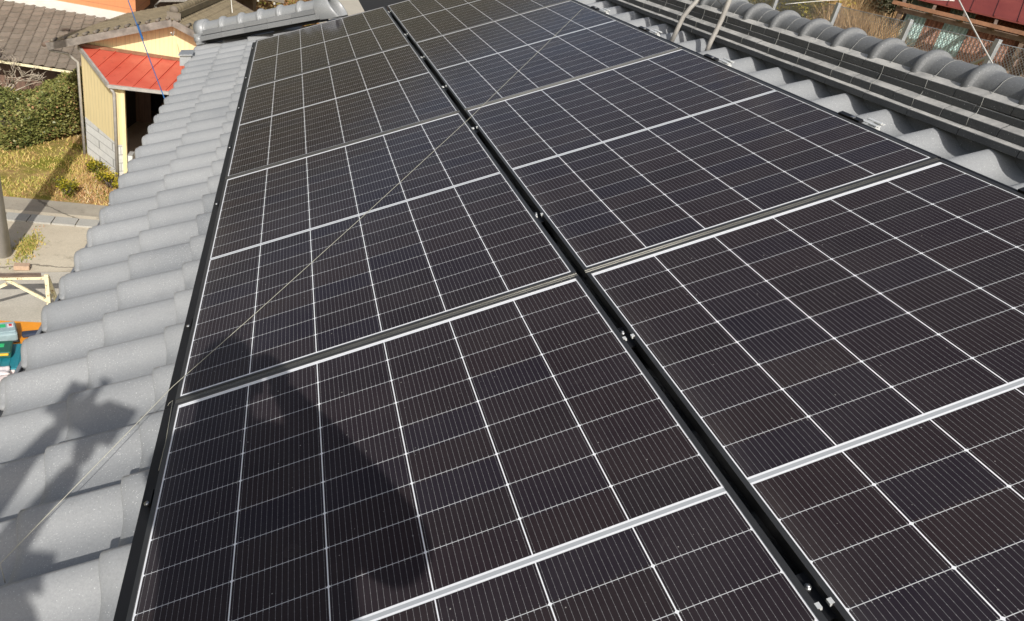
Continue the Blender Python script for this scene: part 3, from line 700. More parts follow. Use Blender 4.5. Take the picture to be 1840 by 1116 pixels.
# ------------------------------------------------------------------ vegetation helpers
def leaves(mb, pts, size, flat=.5, ratio=1.7):
    for p, tone in pts:
        p = Vector(p); a = random.uniform(0, 6.283); el = random.gauss(0, flat)
        d = Vector((math.cos(a)*math.cos(el), math.sin(a)*math.cos(el), math.sin(el))); w = d.cross(Vector((random.gauss(0, .5), random.gauss(0, .5), 1))).normalized()
        s_ = size*random.uniform(.6, 1.3); mb.tn = max(.001, min(1, tone))
        mb.add([p, p+d*s_*.5+w*s_*.5/ratio, p+d*s_, p+d*s_*.5-w*s_*.5/ratio], [(0, 1, 2, 3)])
def shrub(name, c, r, n, mat, size, label, cat, group=None, stems=6, hue=.5):
    """bushy plant: many small leaves in several uneven clumps on thin stems"""
    c = Vector(c); e = empty(name, c); setp(e, label, cat, group)
    st = MB(); lf = MB()
    cl = []
    for i in range(stems+5):
        a = random.uniform(0, 6.283); q = random.uniform(.15, .8); top = c+Vector((math.cos(a)*r[0]*q, math.sin(a)*r[1]*q, r[2]*random.uniform(.45, 1)))
        cl.append((top, random.uniform(.25, .5)*min(r[0], r[1])*1.1, random.gauss(hue, .14)))
        st.tube([c, c.lerp(top, .5)+Vector((random.gauss(0, .04), random.gauss(0, .04), 0)), top], [.02, .012, .005], 5)
    pts = []
    for i in range(n):
        t, rr, hu = random.choice(cl); d = Vector((random.gauss(0, 1), random.gauss(0, 1), random.gauss(0, 1))); d.normalize()
        p = t+d*rr*random.uniform(.4, 1.15)*Vector((1, 1, .8)).length/1.6
        if p.z < c.z: p.z = c.z+random.uniform(0, .2)
        pts.append((p, random.gauss(hu, .2)))
    leaves(lf, pts, size)
    lf.build('foliage', mat, e); st.build('stem', M_BARK, e); return e
# ---- hedge: clipped broad hedge on the bank left of the barn
def hedge():
    e = empty('hedge', (-5.6, 20.2, gz(-5.6, 20.2))); setp(e, 'wide dark green clipped hedge on the bank beside the yellow barn', 'hedge')
    lf = MB(); pts = []; st = MB()
    def inside(x, y): pass
    def plan(a, b):
        """a along the hedge from the barn to the left, b from the front to the back"""
        f0 = Vector((-4.50, 20.7)).lerp(Vector((-5.75, 18.75)), min(1, a/.45)) if a < .45 else Vector((-5.75, 18.75)).lerp(Vector((-8.3, 20.6)), (a-.45)/.55)
        f1 = Vector((-4.45, 21.1)).lerp(Vector((-8.6, 22.6)), a)
        return f0.lerp(f1, b)
    def top(x, y): return -5.10+.70*max(0, x+5.7)+.05*min(0, x+5.7)+.11*(y-18.8)
    for i in range(34000):
        a = random.random(); b = random.random(); P_ = plan(a, b); x, y = P_
        zt = top(x, y) + .26*noise.noise(Vector((x*1.1, y*1.1, 3))) + .07*noise.noise(Vector((x*5, y*5, 1)))
        ed = min(b, 1-b)*3.2
        zt -= .42*max(0, 1-ed/.7)**2
        zb = gz(x, y)+.15
        if random.random() < .62: z = zt - abs(random.gauss(0, .045))
        else:
            P_ = plan(a, abs(random.gauss(0, .035))); x, y = P_; zt = top(x, y)-.12; z = random.uniform(zb, zt); y += .12*noise.noise(Vector((x*3, z*3, 0)))
        hu = .58+.38*noise.noise(Vector((x*1.2, y*1.2, 7)))+random.gauss(0, .19)
        pts.append(((x, y, z), hu))
    leaves(lf, pts, .075)
    lf.build('foliage', M_HEDGE, e)
    core = MB()
    def fc(i, j):
        P_ = plan(.02+.96*i, .08+.84*j); return (P_.x, P_.y, top(P_.x, P_.y)-.18-.35*(abs(j-.5)*2)**4)
    core.grid(fc, 16, 10)
    for i in range(14):
        P_ = plan((i+.5)/14, .4); st.tube([(P_.x, P_.y, gz(P_.x, P_.y)-.1), (P_.x+.05, P_.y+.1, top(P_.x, P_.y)-.25)], [.03, .015], 5)
    core.build('inner_twigs', M_BARK, e); st.build('stem', M_BARK, e)
hedge()
# ---- grass and dry leaves on the bank (stuff)
def grass():
    gb2 = MB()
    for i in range(26000):
        x = random.uniform(-9, -1.5); y = 16.12+abs(random.gauss(0, 1.9))
        if y > 22: continue
        n_ = noise.noise(Vector((x*.9, y*.9, 4)))+.4*noise.noise(Vector((x*3.3, y*3.3, 9)))
        if random.random() > .65+n_: continue
        z = gz(x, y); a = random.uniform(0, 6.283); h = random.uniform(.02, .07)*(1.2+n_)
        gb2.tn = max(.01, min(1, .48-.55*noise.noise(Vector((x*.7, y*.7, 11)))+random.gauss(0, .15)))
        dx, dy = math.cos(a)*.014, math.sin(a)*.014; lx, ly = random.gauss(0, .045), random.gauss(0, .045)
        gb2.add([(x-dx, y-dy, z-.01), (x+dx, y+dy, z-.01), (x+lx, y+ly, z+h)], [(0, 1, 2)])
    for i in range(1300):      # weeds round the pole's foot and along the yard edge
        x = random.gauss(-4.07, .09)+.0; y = random.gauss(13.80, .28)
        if abs(x+4.35) < .2 and abs(y-13.45) < .2: continue
        gb2.tn = max(.01, min(1, random.gauss(.35, .2))); z = GZ+.015; a = random.uniform(0, 6.283); h = random.uniform(.02, .07)
        dx, dy = math.cos(a)*.012, math.sin(a)*.012
        gb2.add([(x-dx, y-dy, z), (x+dx, y+dy, z), (x+random.gauss(0, .03), y+random.gauss(0, .03), z+h)], [(0, 1, 2)])
    setp(gb2.build('grass', M_GRASS), 'short yellowing grass and dry leaves on the bank below the hedge', 'grass', kind='stuff')
grass()
for i, (x, y, rr, lab) in enumerate([(-3.32, 17.15, .28, 'low bright green weed at the foot of the barn\'s block wall, nearest the lane'), (-3.75, 17.9, .22, 'small bushy weed against the block wall under the first downpipe'), (-4.0, 16.5, .22, 'green tuft of weeds in the middle of the bank, on the pole\'s shadow')]):
    shrub('weed', (x, y, gz(x, y)), (rr, rr, rr*1.3), 700, M_YGREEN, .055, lab, 'weed', 'weeds by the barn', 4, .45)
# ------------------------------------------------------------------ roofs of corrugated or interlocking clay
def tiled_plane(P0, eave, slope, ncol, nrow, amp=.035, lift=.022):
    """P0 corner at the eave, eave and slope full edge vectors"""
    mb = MB(); P0, E_, S_ = Vector(P0), Vector(eave), Vector(slope); N = E_.cross(S_).normalized()
    if N.z < 0: N = -N
    for r_ in range(nrow):
        for c_ in range(ncol):
            mb.tn = max(.01, random.gauss(.5, .25)); vs = []
            for k, (fr, li) in enumerate(((0, 1), (1.06, 0))):
                for s_ in (0, .2, .45, .65, .8, .9, 1):
                    pz = -amp*(0 if .7 < s_ < .95 else (1 if s_ < .5 else .45))
                    vs.append(P0+E_*((c_+s_)/ncol)+S_*((r_+fr)/nrow)+N*(pz+li*lift+random.uniform(-.002, .002)))
            vs += [v_-N*(lift*1.1) for v_ in vs[:7]]
            mb.add(vs, [(i, i+1, 8+i, 7+i) for i in range(6)]+[(i, i+1, 15+i, 14+i) for i in range(6)], False)
    return mb
# ------------------------------------------------------------------ yellow barn
def barn():
    e = empty('barn', (-3.2, 19.4, GZ)); setp(e, 'cream yellow barn with a tiled gable roof and a red metal canopy', 'barn')
    sl = .05
    gy = lambda x: 19.2+sl*(x+4.2)          # gable wall plane
    ax = Vector((.15, .985, 0)).normalized() # along the ridge
    A = Vector((-4.2, 19.2, GZ)); Bp = Vector((-3.23, 17.75, GZ))
    D = ax*4.3
    zt = -3.14
    # gable wall (pentagon), thick
    gw = [(-4.18, gy(-4.18), zt-.25), (-.25, gy(-.25), zt-.25), (-.25, gy(-.25), -3.0), (-2.17, gy(-2.17), -2.27), (-4.18, gy(-4.18), -3.03)]
    b = MB(); b.slab(gw, (0, .12, 0)); b.build('gable', M_YELLOW, e)
    # side walls and back
    b = MB(); b.slab([A, A+D, A+D+Vector((0, 0, 2.6)), A+Vector((0, 0, 2.6))], (.12, 0, 0)); b.build('side_wall', M_YELLOW, e)
    b = MB(); b.slab([(-1.0, gy(-1), GZ), Vector((-1.0, gy(-1), GZ))+D, Vector((-1.0, gy(-1), -3.1))+D, (-1.0, gy(-1), -3.1)], (.1, 0, 0)); b.build('side_wall', M_YELLOW, e)
    b = MB(); b.slab([A+D, Vector((-.9, gy(-.9), GZ))+D, Vector((-.9, gy(-.9), -3.1))+D, A+D+Vector((0, 0, 2.6))], (0, .1, 0)); b.build('back_wall', M_YELLOW, e)
    # slanted corner wall below the canopy: block base, siding above
    up = Vector((0, 0, 1)); n_ = Vector((.83, .55, 0))*.12
    b = MB(); b.slab([A, Bp, Bp+up*.84, A+up*.95], n_); b.build('block_base', M_BLOCK, e, origin=A)
    b = MB(); b.slab([A+up*.953, Bp+up*.843, Bp+up*2.18, A+up*2.56], n_*.9); 
    q = b.build('slanted_wall', M_YELLOW, e, mw=Matrix.Identity(4), origin=A)
    # front corner post and short return
    b = MB(); b.slab([Bp+up*.0+Vector((.09, .02, 0)), Bp+Vector((.17, .03, 0)), Bp+Vector((.17, .03, 2.2)), Bp+Vector((.09, .02, 2.18))], (0, .12, 0)); b.build('corner_post', M_YELLOW, e)
    b = MB(); b.box((-3.0, 17.95, GZ+.3), (.10, .3, .6)); b.build('block_base', M_BLOCK, e, origin=(-3.0, 17.95, GZ))
    # right wall of the open bay
    b = MB(); b.box((-.7, 18.5, GZ+1.1), (.14, 1.5, 2.2)); b.build('side_wall', M_YELLOW, e)
    # floor of the bay
    b = MB(); b.slab([(-3.12, 17.85, GZ+.06), (-.75, 17.9, GZ+.06), Vector((-1, 19.3, GZ+.06))+D*.95, Vector((-4.0, 19.25, GZ+.06))+D*.95, (-4.0, 19.25, GZ+.06)], (0, 0, .03)); b.build('floor', M_PALE, e)
    b = MB(); b.slab([A+n_*1.6+up*.06, A+D+n_*1.6+up*.06, A+D+n_*1.6+up*2.5, A+n_*1.6+up*2.5], (.03, 0, 0)); b.slab([A+n_*1.8+D*.97+up*.06, Vector((-1.02, gy(-1), GZ+.06))+D*.97, Vector((-1.02, gy(-1), -3.2))+D*.97, A+n_*1.8+D*.97+up*2.5], (0, -.04, 0)); b.slab([Vector((-1.06, gy(-1), GZ+.06)), Vector((-1.06, gy(-1), GZ+.06))+D*.96, Vector((-1.06, gy(-1), -3.2))+D*.96, Vector((-1.06, gy(-1), -3.2))], (.03, 0, 0)); b.build('bay_shade_lining', M_BAYSHADE, e)  # dark lining added to give the open bay its interior shade
    # red canopy of standing-seam sheet
    TL, TLm, TR = Vector((-4.2, gy(-4.2)-.02, -3.13)), Vector((-3.82, gy(-3.8)-.02, -3.12)), Vector((-.5, gy(-.5)-.02, -3.13))
    EL_, ER = Vector((-3.33, 17.66, -3.50)), Vector((-.5, 17.85, -3.46))
    b = MB(); b.slab([EL_, ER, TR, TL], (0, 0, -.035))
    seamd = Vector((-.24, -.97, 0))
    for i in range(12):
        top = Vector((-3.78+.325*i, 0, 0)); top.y = gy(top.x)-.03; top.z = -3.118
        if i == 0: pass
        # run each seam down to the eave or to the slanted edge
        t = 1.0
        for st_ in range(60):
            L_ = 1.62*st_/59; p = top+seamd*L_; k = (p.x-TL.x)/(EL_.x-TL.x); yl = TL.y+(EL_.y-TL.y)*k
            yeave = EL_.y+(ER.y-EL_.y)*(p.x-EL_.x)/(ER.x-EL_.x)
            if p.y < yeave or (p.x < EL_.x and p.y < yl): break
        fr = (top.y-p.y)/(top.y-17.7); bot = Vector((p.x, p.y, top.z-.372*fr+.004))
        b.beam(top, bot, .022, .028)
    b.build('canopy', M_REDROOF, e)
    b = MB(); b.beam(TL+Vector((.0, -.03, .03)), TR+Vector((0, -.03, .03)), .05, .07); b.build('flashing', M_COPPER, e)
    b = MB(); b.beam(TL+Vector((-.03, 0, -.03)), EL_+Vector((-.03, 0, -.03)), .05, .10); b.beam(EL_+Vector((-.02, -.04, -.045)), ER+Vector((0, -.04, -.045)), .07, .07); b.build('canopy_edge', M_PIPE, e)
    # main roof: rakes overhang the gable by 0.5 m
    oh = -ax*.36
    ap = Vector((-2.17, gy(-2.17), -2.12)); el = Vector((-4.72, gy(-4.72), -3.08)); er = Vector((.38, gy(.38), -3.12))
    LEN = D-oh+ax*.4
    r1 = tiled_plane(el+oh, LEN, ap-el, 26, 15, .045); r1.build('roof_slope', M_OLDROOF, e)
    r2 = tiled_plane(er+oh, LEN, ap-er, 26, 15, .05); r2.build('roof_slope', M_OLDROOF, e)
    b = MB()
    for p, q2 in ((el, ap), (er, ap)): b.beam(p+oh+Vector((0, 0, -.10)), q2+oh+Vector((0, 0, -.10)), .05, .15)
    b.build('barge_board', M_WOODG, e)
    b = MB(); b.slab([el+oh*.95+up*-.05, ap+oh*.95-up*.05, ap+LEN-up*.05, el+LEN-up*.05], (0, 0, -.02)); b.slab([ap+oh*.95-up*.05, er+oh*.95-up*.05, er+LEN-up*.05, ap+LEN-up*.05], (0, 0, -.02)); b.build('roof_deck', M_WOOD, e)
    b = MB()
    for i in range(12):
        p = (el.lerp(ap, (i+.5)/12))+oh*1.02+up*.01; b.tube([p-ax*.02, p+ax*.25], .035, 8); p = (er.lerp(ap, (i+.5)/12))+oh*1.02+up*.01; b.tube([p-ax*.02, p+ax*.25], .035, 8)
    b.build('verge_tile', M_OLDROOF2, e)
    rd = MB(); rd.beam(ap+oh*.6+up*.06, ap+LEN+up*.06, .24, .14); rd.tube([ap+oh*.6+up*.15, ap+LEN+up*.15], .08, 10)
    for i in range(22): p = ap+oh*.6+up*.15+(LEN-oh*.6)*(i/22); rd.tube([p, p+ax*.045], .092, 10)
    ro = rd.build('barn_ridge', M_OLDROOF, e)
    k = MB(); k.tube([ap+oh*.66+up*.16, ap+oh*.56+up*.16], .095, 12); k.box(ap+oh*.6+up*.03, (.3, .07, .16)); k.build('end_tile', M_OLDROOF2, ro)
    # gutters and downpipes
    b = MB(); b.tube([el+oh+Vector((-.06, 0, -.07)), el+LEN+Vector((-.06, 0, -.07))], .05, 8); b.build('gutter', M_WOOD, e)
    b = MB(); b.tube([A+Vector((-.55, -.3, 2.48)), A+Vector((-.25, -.12, 2.42)), A+Vector((-.06, -.06, 2.25)), A+Vector((-.05, -.05, .02))], .032, 8); b.build('downpipe', M_PIPE, e)
    b = MB(); b.tube([Bp+Vector((-.1, -.1, 2.2)), Bp+Vector((-.02, -.06, 2.05)), Bp+Vector((-.03, -.06, .0))], .034, 8); b.build('downpipe', M_PIPE, e)
    # dark stored goods in the bay
    b = MB(); b.box((-2.2, 21.6, GZ+.5), (1.2, .7, .9)); b.box((-1.6, 21.0, GZ+.35), (.5, .5, .6)); b.build('store_shelf', M_WOOD, e)
barn()
# ------------------------------------------------------------------ grey roofed building behind the hedge
def leftbuilding():
    e = empty('shed', (-6.5, 22.5, -6.9)); setp(e, 'weathered board shed with a wide grey brown tiled roof behind the hedge', 'shed')
    ez = -4.28; y0 = 21.5; yr = 23.95; zr = ez+.40*(yr-y0)
    tiled_plane((-10.5, y0, ez), (7.4, -.12, 0), (0, yr-y0, zr-ez), 30, 11).build('roof_slope', M_OLDROOF2, e)
    b = MB(); b.slab([(-10.5, y0+.05, ez-.09), (-3.1, y0-.07, ez-.09), (-3.1, yr, zr-.1), (-10.5, yr, zr-.1)], (0, 0, -.03)); b.build('roof_deck', M_WOOD, e)
    b = MB(); b.beam((-10.5, y0-.03, ez-.07), (-3.1, y0-.15, ez-.07), .035, .06); b.build('eaves_board', M_SAW, e)
    b = MB(); b.box((-6.8, y0+.65, -5.75), (7.2, .08, 2.9)); b.build('board_wall', M_WOODW, e, origin=(-6.8, y0+.65, -5.75))
leftbuilding()
def orangebuilding():
    e = empty('building', (-6, 25.5, -6)); setp(e, 'orange metal clad building rising behind the grey brown tiled shed roof', 'building')
    b = MB(); b.box((-7.6, 25.3, -4.4), (7.3, 2.4, 2.1)); b.build('wall', M_WOODW, e, origin=(-7.6, 25.3, -4.4))
    b = MB(); b.slab([(-12, 24.0, -3.35), (-3.9, 24.0, -3.40), (-3.9, 24.0, -3.12), (-12, 24.0, -3.05)], (0, .05, 0)); b.build('flashing', M_PLAST, e)
    b = MB(); b.slab([(-12, 24.05, -3.16), (-3.84, 24.05, -3.17), (-3.84, 24.05, -1.2), (-12, 24.05, -1.2)], (0, 2.5, 0)); b.build('orange_wall', M_ORANGE, e, origin=(-8, 24.05, -3))
    b = MB(); b.slab([(-12.2, 23.8, -1.19), (-3.6, 23.8, -1.19), (-3.6, 26.8, -.4), (-12.2, 26.8, -.4)], (0, 0, .08)); b.build('roof', M_OLDROOF2, e)
orangebuilding()
def darkeaves():
    e = empty('farmhouse', (-2.6, 28, -5.8)); setp(e, 'dark timber farmhouse under deep shaded eaves with a white rain pipe, behind the barn roof', 'farmhouse')
    b = MB(); b.box((-2.6, 29, -4.2), (3.6, 3, 3.6)); b.build('wall', M_WOOD, e)
    b = MB(); b.slab([(-4.3, 25.9, -2.25), (.2, 25.9, -2.3), (.2, 30, -.8), (-4.3, 30, -.8)], (0, 0, .1)); b.build('roof', M_OLDROOF2, e)
    b = MB()
    for i in range(9): b.beam((-4.1+.5*i, 25.95, -2.36), (-4.1+.5*i, 28, -1.62), .06, .08)
    b.build('rafter', M_PLAST, e)
    b = MB(); b.tube([(-3.7, 26.6, -3.2), (-3.55, 26.5, -3.02), (-2.75, 26.4, -2.85), (-2.68, 26.3, -2.5), (-2.66, 26.2, -2.2)], .035, 8); b.tube([(-3.7, 26.6, -3.2), (-3.7, 27.2, -3.5)], .035, 8); b.build('rain_pipe', M_PIPE, e)
darkeaves()
# ------------------------------------------------------------------ brown bushes behind the barn roof and far buildings
for i, (x, y, r_, m_, lab, hu) in enumerate([
    (-1.5, 31, (1.5, 1.2, 2.0), M_BROWN, 'russet dry-leaved bush left of the others behind the barn roof', .5),
    (-.2, 30.5, (1.4, 1.1, 1.9), M_BROWN, 'russet dry-leaved bush in the middle, above the hip ridge caps', .45),
    (1.0, 30.2, (1.0, 1.0, 1.7), M_YGREEN, 'yellow green bush above the upper end of the hip ridge', .75),
    (.1, 33.5, (2.2, 1.4, 2.6), M_BROWN, 'larger reddish bush farthest back behind the russet ones', .35)]):
    shrub('bush', (x, y, gz(x, y)), r_, 5200, m_, .11, lab, 'bush', 'bushes behind the barn', 10, hu)
def farhouse():
    e = empty('outbuilding', (10.5, 66, 0)); z = gz(8, 60)-.2
    e.location.z = z; W[e.name] = Matrix.Translation(e.location); setp(e, 'dark red brown outbuilding beyond the pale concrete ground', 'outbuilding')
    b = MB(); b.box((11.5, 66, z+2.2), (10, 4, 4.4)); b.build('wall', M_REDW, e)
    b = MB()
    for i in range(5): b.box((7.6+1.9*i, 63.95, z+1.3), (.9, .1, 2.0))
    b.build('door_panel', M_WOOD, e)
    b = MB(); b.slab([(6, 62.5, z+4.3), (17, 62.5, z+4.3), (17, 70, z+6.4), (6, 70, z+6.4)], (0, 0, .2)); b.build('roof', M_OLDROOF2, e)
farhouse()
# ------------------------------------------------------------------ utility pole, trestle, brick
pe = empty('utility_pole', (-4.36, 13.45, GZ)); setp(pe, 'round grey concrete utility pole at the left edge of the photo', 'utility pole')
b = MB(); b.tube([(-4.36, 13.45, GZ-.1), (-4.51, 13.45, GZ+9.4)], [.165, .115], 24); b.build('shaft', M_POLE, pe)
b = MB(); b.tube([(-4.393, 13.45, GZ+2.05), (-4.393, 13.45, GZ+2.09)], .168, 24); b.build('band', M_GALV, pe)
b = MB(); b.box((-4.63, 13.45, GZ+8.8), (1.6, .09, .09)); b.build('cross_arm', M_GALV, pe)
def tree_bare():
    e = empty('bare_tree', (-6.7, 21.3, gz(-6.7, 21.3))); setp(e, 'small leafless pale tree at the left edge, in front of the board shed', 'tree')
    b = MB(); c0 = Vector((-6.7, 21.3, gz(-6.7, 21.3)-.1))
    tr = MB(); tr.tube([c0, c0+Vector((.05, 0, 1.5))], [.06, .035], 7)
    def br(p, d, L_, r, lv):
        q = p+d*L_; m2 = p.lerp(q, .5)+Vector((random.gauss(0, .05), 0, random.gauss(0, .04))); b.tube([p, m2, q], [r, r*.8, r*.6], 5)
        if lv:
            for k in range(3):
                nd = (d+Vector((random.gauss(0, .6), random.gauss(0, .4), random.gauss(.15, .3)))).normalized(); br(q, nd, L_*random.uniform(.6, .85), r*.62, lv-1)
    for k in range(5): br(c0+Vector((.03, 0, .75+.18*k)), Vector((random.uniform(-.6, 1), random.uniform(-.4, .3), .7)).normalized(), .55, .028, 3)
    tr.build('trunk', M_PBARK, e); b.build('branches', M_PBARK, e)
tree_bare()
def trestle():
    e = empty('sawhorse', (-3.5, 11.4, GZ)); setp(e, 'chipped cream painted sawhorse standing on the gravel below the eaves', 'sawhorse')
    h = .76
    a, b_ = Vector((-4.15, 11.16, GZ+h)), Vector((-3.07, 11.36, GZ+h))
    b = MB(); b.beam(a+Vector((0, 0, .0)), b_, .05, .045); b.build('top_rail', M_SAW, e)
    b = MB(); b.beam(a+Vector((0, 0, .04)), b_+Vector((-.08, 0, .04)), .085, .03); b.build('top_board', M_WOOD, e)
    for p, s_ in ((b_, 1), (a, -1)):
        b = MB(); b.beam(p+Vector((.0, -.01, .06)), p+Vector((.0, -.06, -h)), .055, .04, (0, 1, 0)); b.build('leg', M_SAW, e)
        b = MB(); b.beam(p+Vector((.0, .02, .0)), p+Vector((.0, .42, -h)), .055, .04, (0, 1, 0)); b.build('leg', M_SAW, e)
        b = MB(); b.beam(p+Vector((-.60*s_, -.02, -.03)), p+Vector((-.01*s_, -.05, -.40)), .045, .03, (0, 1, 0)); b.build('brace', M_SAW, e)
    b = MB(); b.beam(b_+Vector((0, -.05, -.4)), b_+Vector((0, .25, -.4)), .04, .03); b.build('brace', M_SAW, e)
trestle()
b = MB(); b.box((0, 0, .05), (.23, .14, .08)); setp(b.build('brick', M_BRICK, mw=Matrix.Translation((-3.9, 12.95, GZ+.02)) @ Matrix.Rotation(.15, 4, 'Z'), bevel=.006), 'single terracotta brick lying on the concrete behind the sawhorse', 'brick')
# ------------------------------------------------------------------ tool crate below the eaves
def rbox(name, c, d, mat, parent=None, rz=0, bevel=.012):
    b = MB(); b.box((0, 0, 0), d); o = b.build(name, mat, parent, Matrix.Translation(Vector(c)) @ Matrix.Rotation(rz, 4, 'Z'), bevel=bevel); return o
def tools():
    tz = GZ+.42
    # low table
    e = empty('work_table', (-3.3, 9.85, GZ)); setp(e, 'orange topped low work table under the eaves, covered with tool boxes', 'table')
    rbox('table_top', (-3.32, 9.75, tz-.02), (1.05, 1.65, .04), M_TOR, e)
    for sx in (-1, 1):
        for sy in (-1, 1): b = MB(); b.tube([(-3.32+sx*.46, 9.75+sy*.75, GZ+.01), (-3.32+sx*.44, 9.75+sy*.72, tz-.04)], .02, 8); b.build('leg', M_GALV, e)
    # grey-blue battery unit with green and red marks
    u = empty('battery_box', (-3.28, 10.12, tz), .35); setp(u, 'grey blue battery box with green and red labels, on the orange table', 'battery box')
    mw = W[u.name]
    def pb(name, c, d, mat, par, w=mw, bev=.012):
        b = MB(); b.box((0, 0, 0), d); return b.build(name, mat, par, w @ Matrix.Translation(Vector(c)), bevel=bev)
    pb('body', (0, 0, .09), (.24, .34, .14), M_TGREY, u, bev=.03); pb('base', (0, 0, .015), (.26, .36, .03), M_TBLK, u); pb('lid', (0, .01, .165), (.21, .27, .016), M_TGREY, u)
    pb('label_mark', (-.045, .04, .176), (.075, .085, .004), M_TLG, u, bev=0); pb('label_mark', (.05, .03, .176), (.07, .09, .004), M_TWH, u, bev=0); pb('label_mark', (.05, .04, .180), (.035, .05, .004), M_TRED, u, bev=0)
    # dark green charger on a teal case
    c = empty('tool_case', (-3.12, 9.5, tz), .18); setp(c, 'flat teal plastic tool case carrying the dark green charger', 'tool case'); mw2 = W[c.name]
    pb('case_body', (0, 0, .05), (.46, .62, .09), M_TTEAL, c, mw2); 
    for i in range(4): pb('rib', (-.15+.1*i, -.02, .098), (.03, .5, .010), M_TTEAL, c, mw2, .003)
    pb('latch', (-.1, -.315, .05), (.06, .02, .05), M_TWH, c, mw2, .004); pb('latch', (.1, -.315, .05), (.06, .02, .05), M_TWH, c, mw2, .004)
    d = empty('charger', (-3.18, 9.56, tz+.108), .18); setp(d, 'dark green charger with a bright green square and a yellow handle, on the teal case', 'charger'); mw3 = W[d.name]
    pb('body', (0, 0, .055), (.25, .30, .10), M_TGRN, d, mw3, .02); pb('badge', (0, .02, .108), (.07, .08, .004), M_TLG, d, mw3, 0); pb('handle', (0, -.16, .075), (.20, .03, .03), M_TYEL, d, mw3, .008)
    # coils, small things
    def coil(name, x, y, r, mat, label, cat):
        b = MB(); pts = []
        for i in range(57): a = i/14*6.283; pts.append((x+r*(1-.08*(i//14))*math.cos(a), y+r*.8*(1-.05*(i//14))*math.sin(a), tz+.02+.012*(i/14)))
        b.tube(pts, .014, 7); setp(b.build(name, mat, origin=(x, y, tz)), label, cat)
    coil('cable_coil', -3.55, 10.18, .12, M_TBLK, 'black cable coil on the far corner of the orange table', 'cable')
    coil('cable_coil', -3.66, 9.9, .11, M_PIPE, 'grey cable coil cut by the left edge of the photo', 'cable')
    b = MB(); b.tube([(-3.45, 9.58, tz), (-3.45, 9.58, tz+.10)], .085, 20); b.tube([(-3.45, 9.58, tz+.10), (-3.45, 9.58, tz+.13)], .06, 20); setp(b.build('tape_roll', M_TBLUE), 'round blue tub at the left edge beside the dark green charger', 'tub')
    b = MB(); b.tube([(-3.35, 9.72, tz), (-3.35, 9.72, tz+.06)], .05, 14); setp(b.build('cup', M_COPPER), 'small brown cup between the two battery units', 'cup')
    b = MB(); b.tube([(-2.96, 9.95, tz+.05), (-2.94, 9.70, tz+.05)], .045, 12); b.tube([(-2.94, 9.70, tz+.05), (-2.935, 9.62, tz+.05)], .025, 12); setp(b.build('bottle', M_SAW), 'cream bottle lying by the gutter beside the charger', 'bottle')
    rbox('glove_pair', (-2.98, 10.2, tz+.03), (.28, .13, .06), M_JACK, None, .3, .025); setp(bpy.data.objects['glove_pair'], 'folded blue grey gloves at the far edge of the orange table', 'gloves')
    f = empty('cool_box', (-3.15, 8.98, GZ), .3); setp(f, 'light blue cool box with a pink white towel, nearest the gutter', 'cool box'); m4 = W[f.name]
    pb('body', (0, .08, .22), (.5, .34, .4), M_TGREY, f, m4, .03); pb('lid', (0, .08, .44), (.52, .36, .05), M_TWH, f, m4, .02)
    b = MB(); b.grid(lambda i, j: tuple((m4 @ Vector((-.2+.42*i, .02+.22*j, .5+.025*math.sin(i*9+j*3)*math.sin(j*7)+.03)))), 14, 10); tw = b.build('towel', M_TWH); sm = tw.modifiers.new('solid', 'SOLIDIFY'); sm.thickness = .012; setp(tw, 'crumpled pink white towel lying on the light blue cool box', 'towel')
    b = MB(); n = 20; vs = []
    for k in range(9):
        th = math.pi*.5*k/8
        for q in range(n): p = 6.283*q/n; vs.append((-3.12+.17*math.cos(th)*math.cos(p), 8.52+.21*math.cos(th)*math.sin(p), tz-.02+.15*math.sin(th)))
    b.add(vs, [(k*n+q, k*n+(q+1) % n, (k+1)*n+(q+1) % n, (k+1)*n+q) for k in range(8) for q in range(n)], True)
    b.box((-3.12, 8.3, tz-.012), (.26, .12, .014)); hm = b.build('hard_hat', M_TRED); sm = hm.modifiers.new('solid', 'SOLIDIFY'); sm.thickness = .004; setp(hm, 'glossy red hard hat partly hidden by the gutter', 'hard hat')
    rbox('crate', (-3.12, 8.45, GZ+.2), (.55, .55, .38), M_TBLK, None, .1, .01); setp(bpy.data.objects['crate'], 'black plastic crate under the red hard hat', 'crate')
tools()
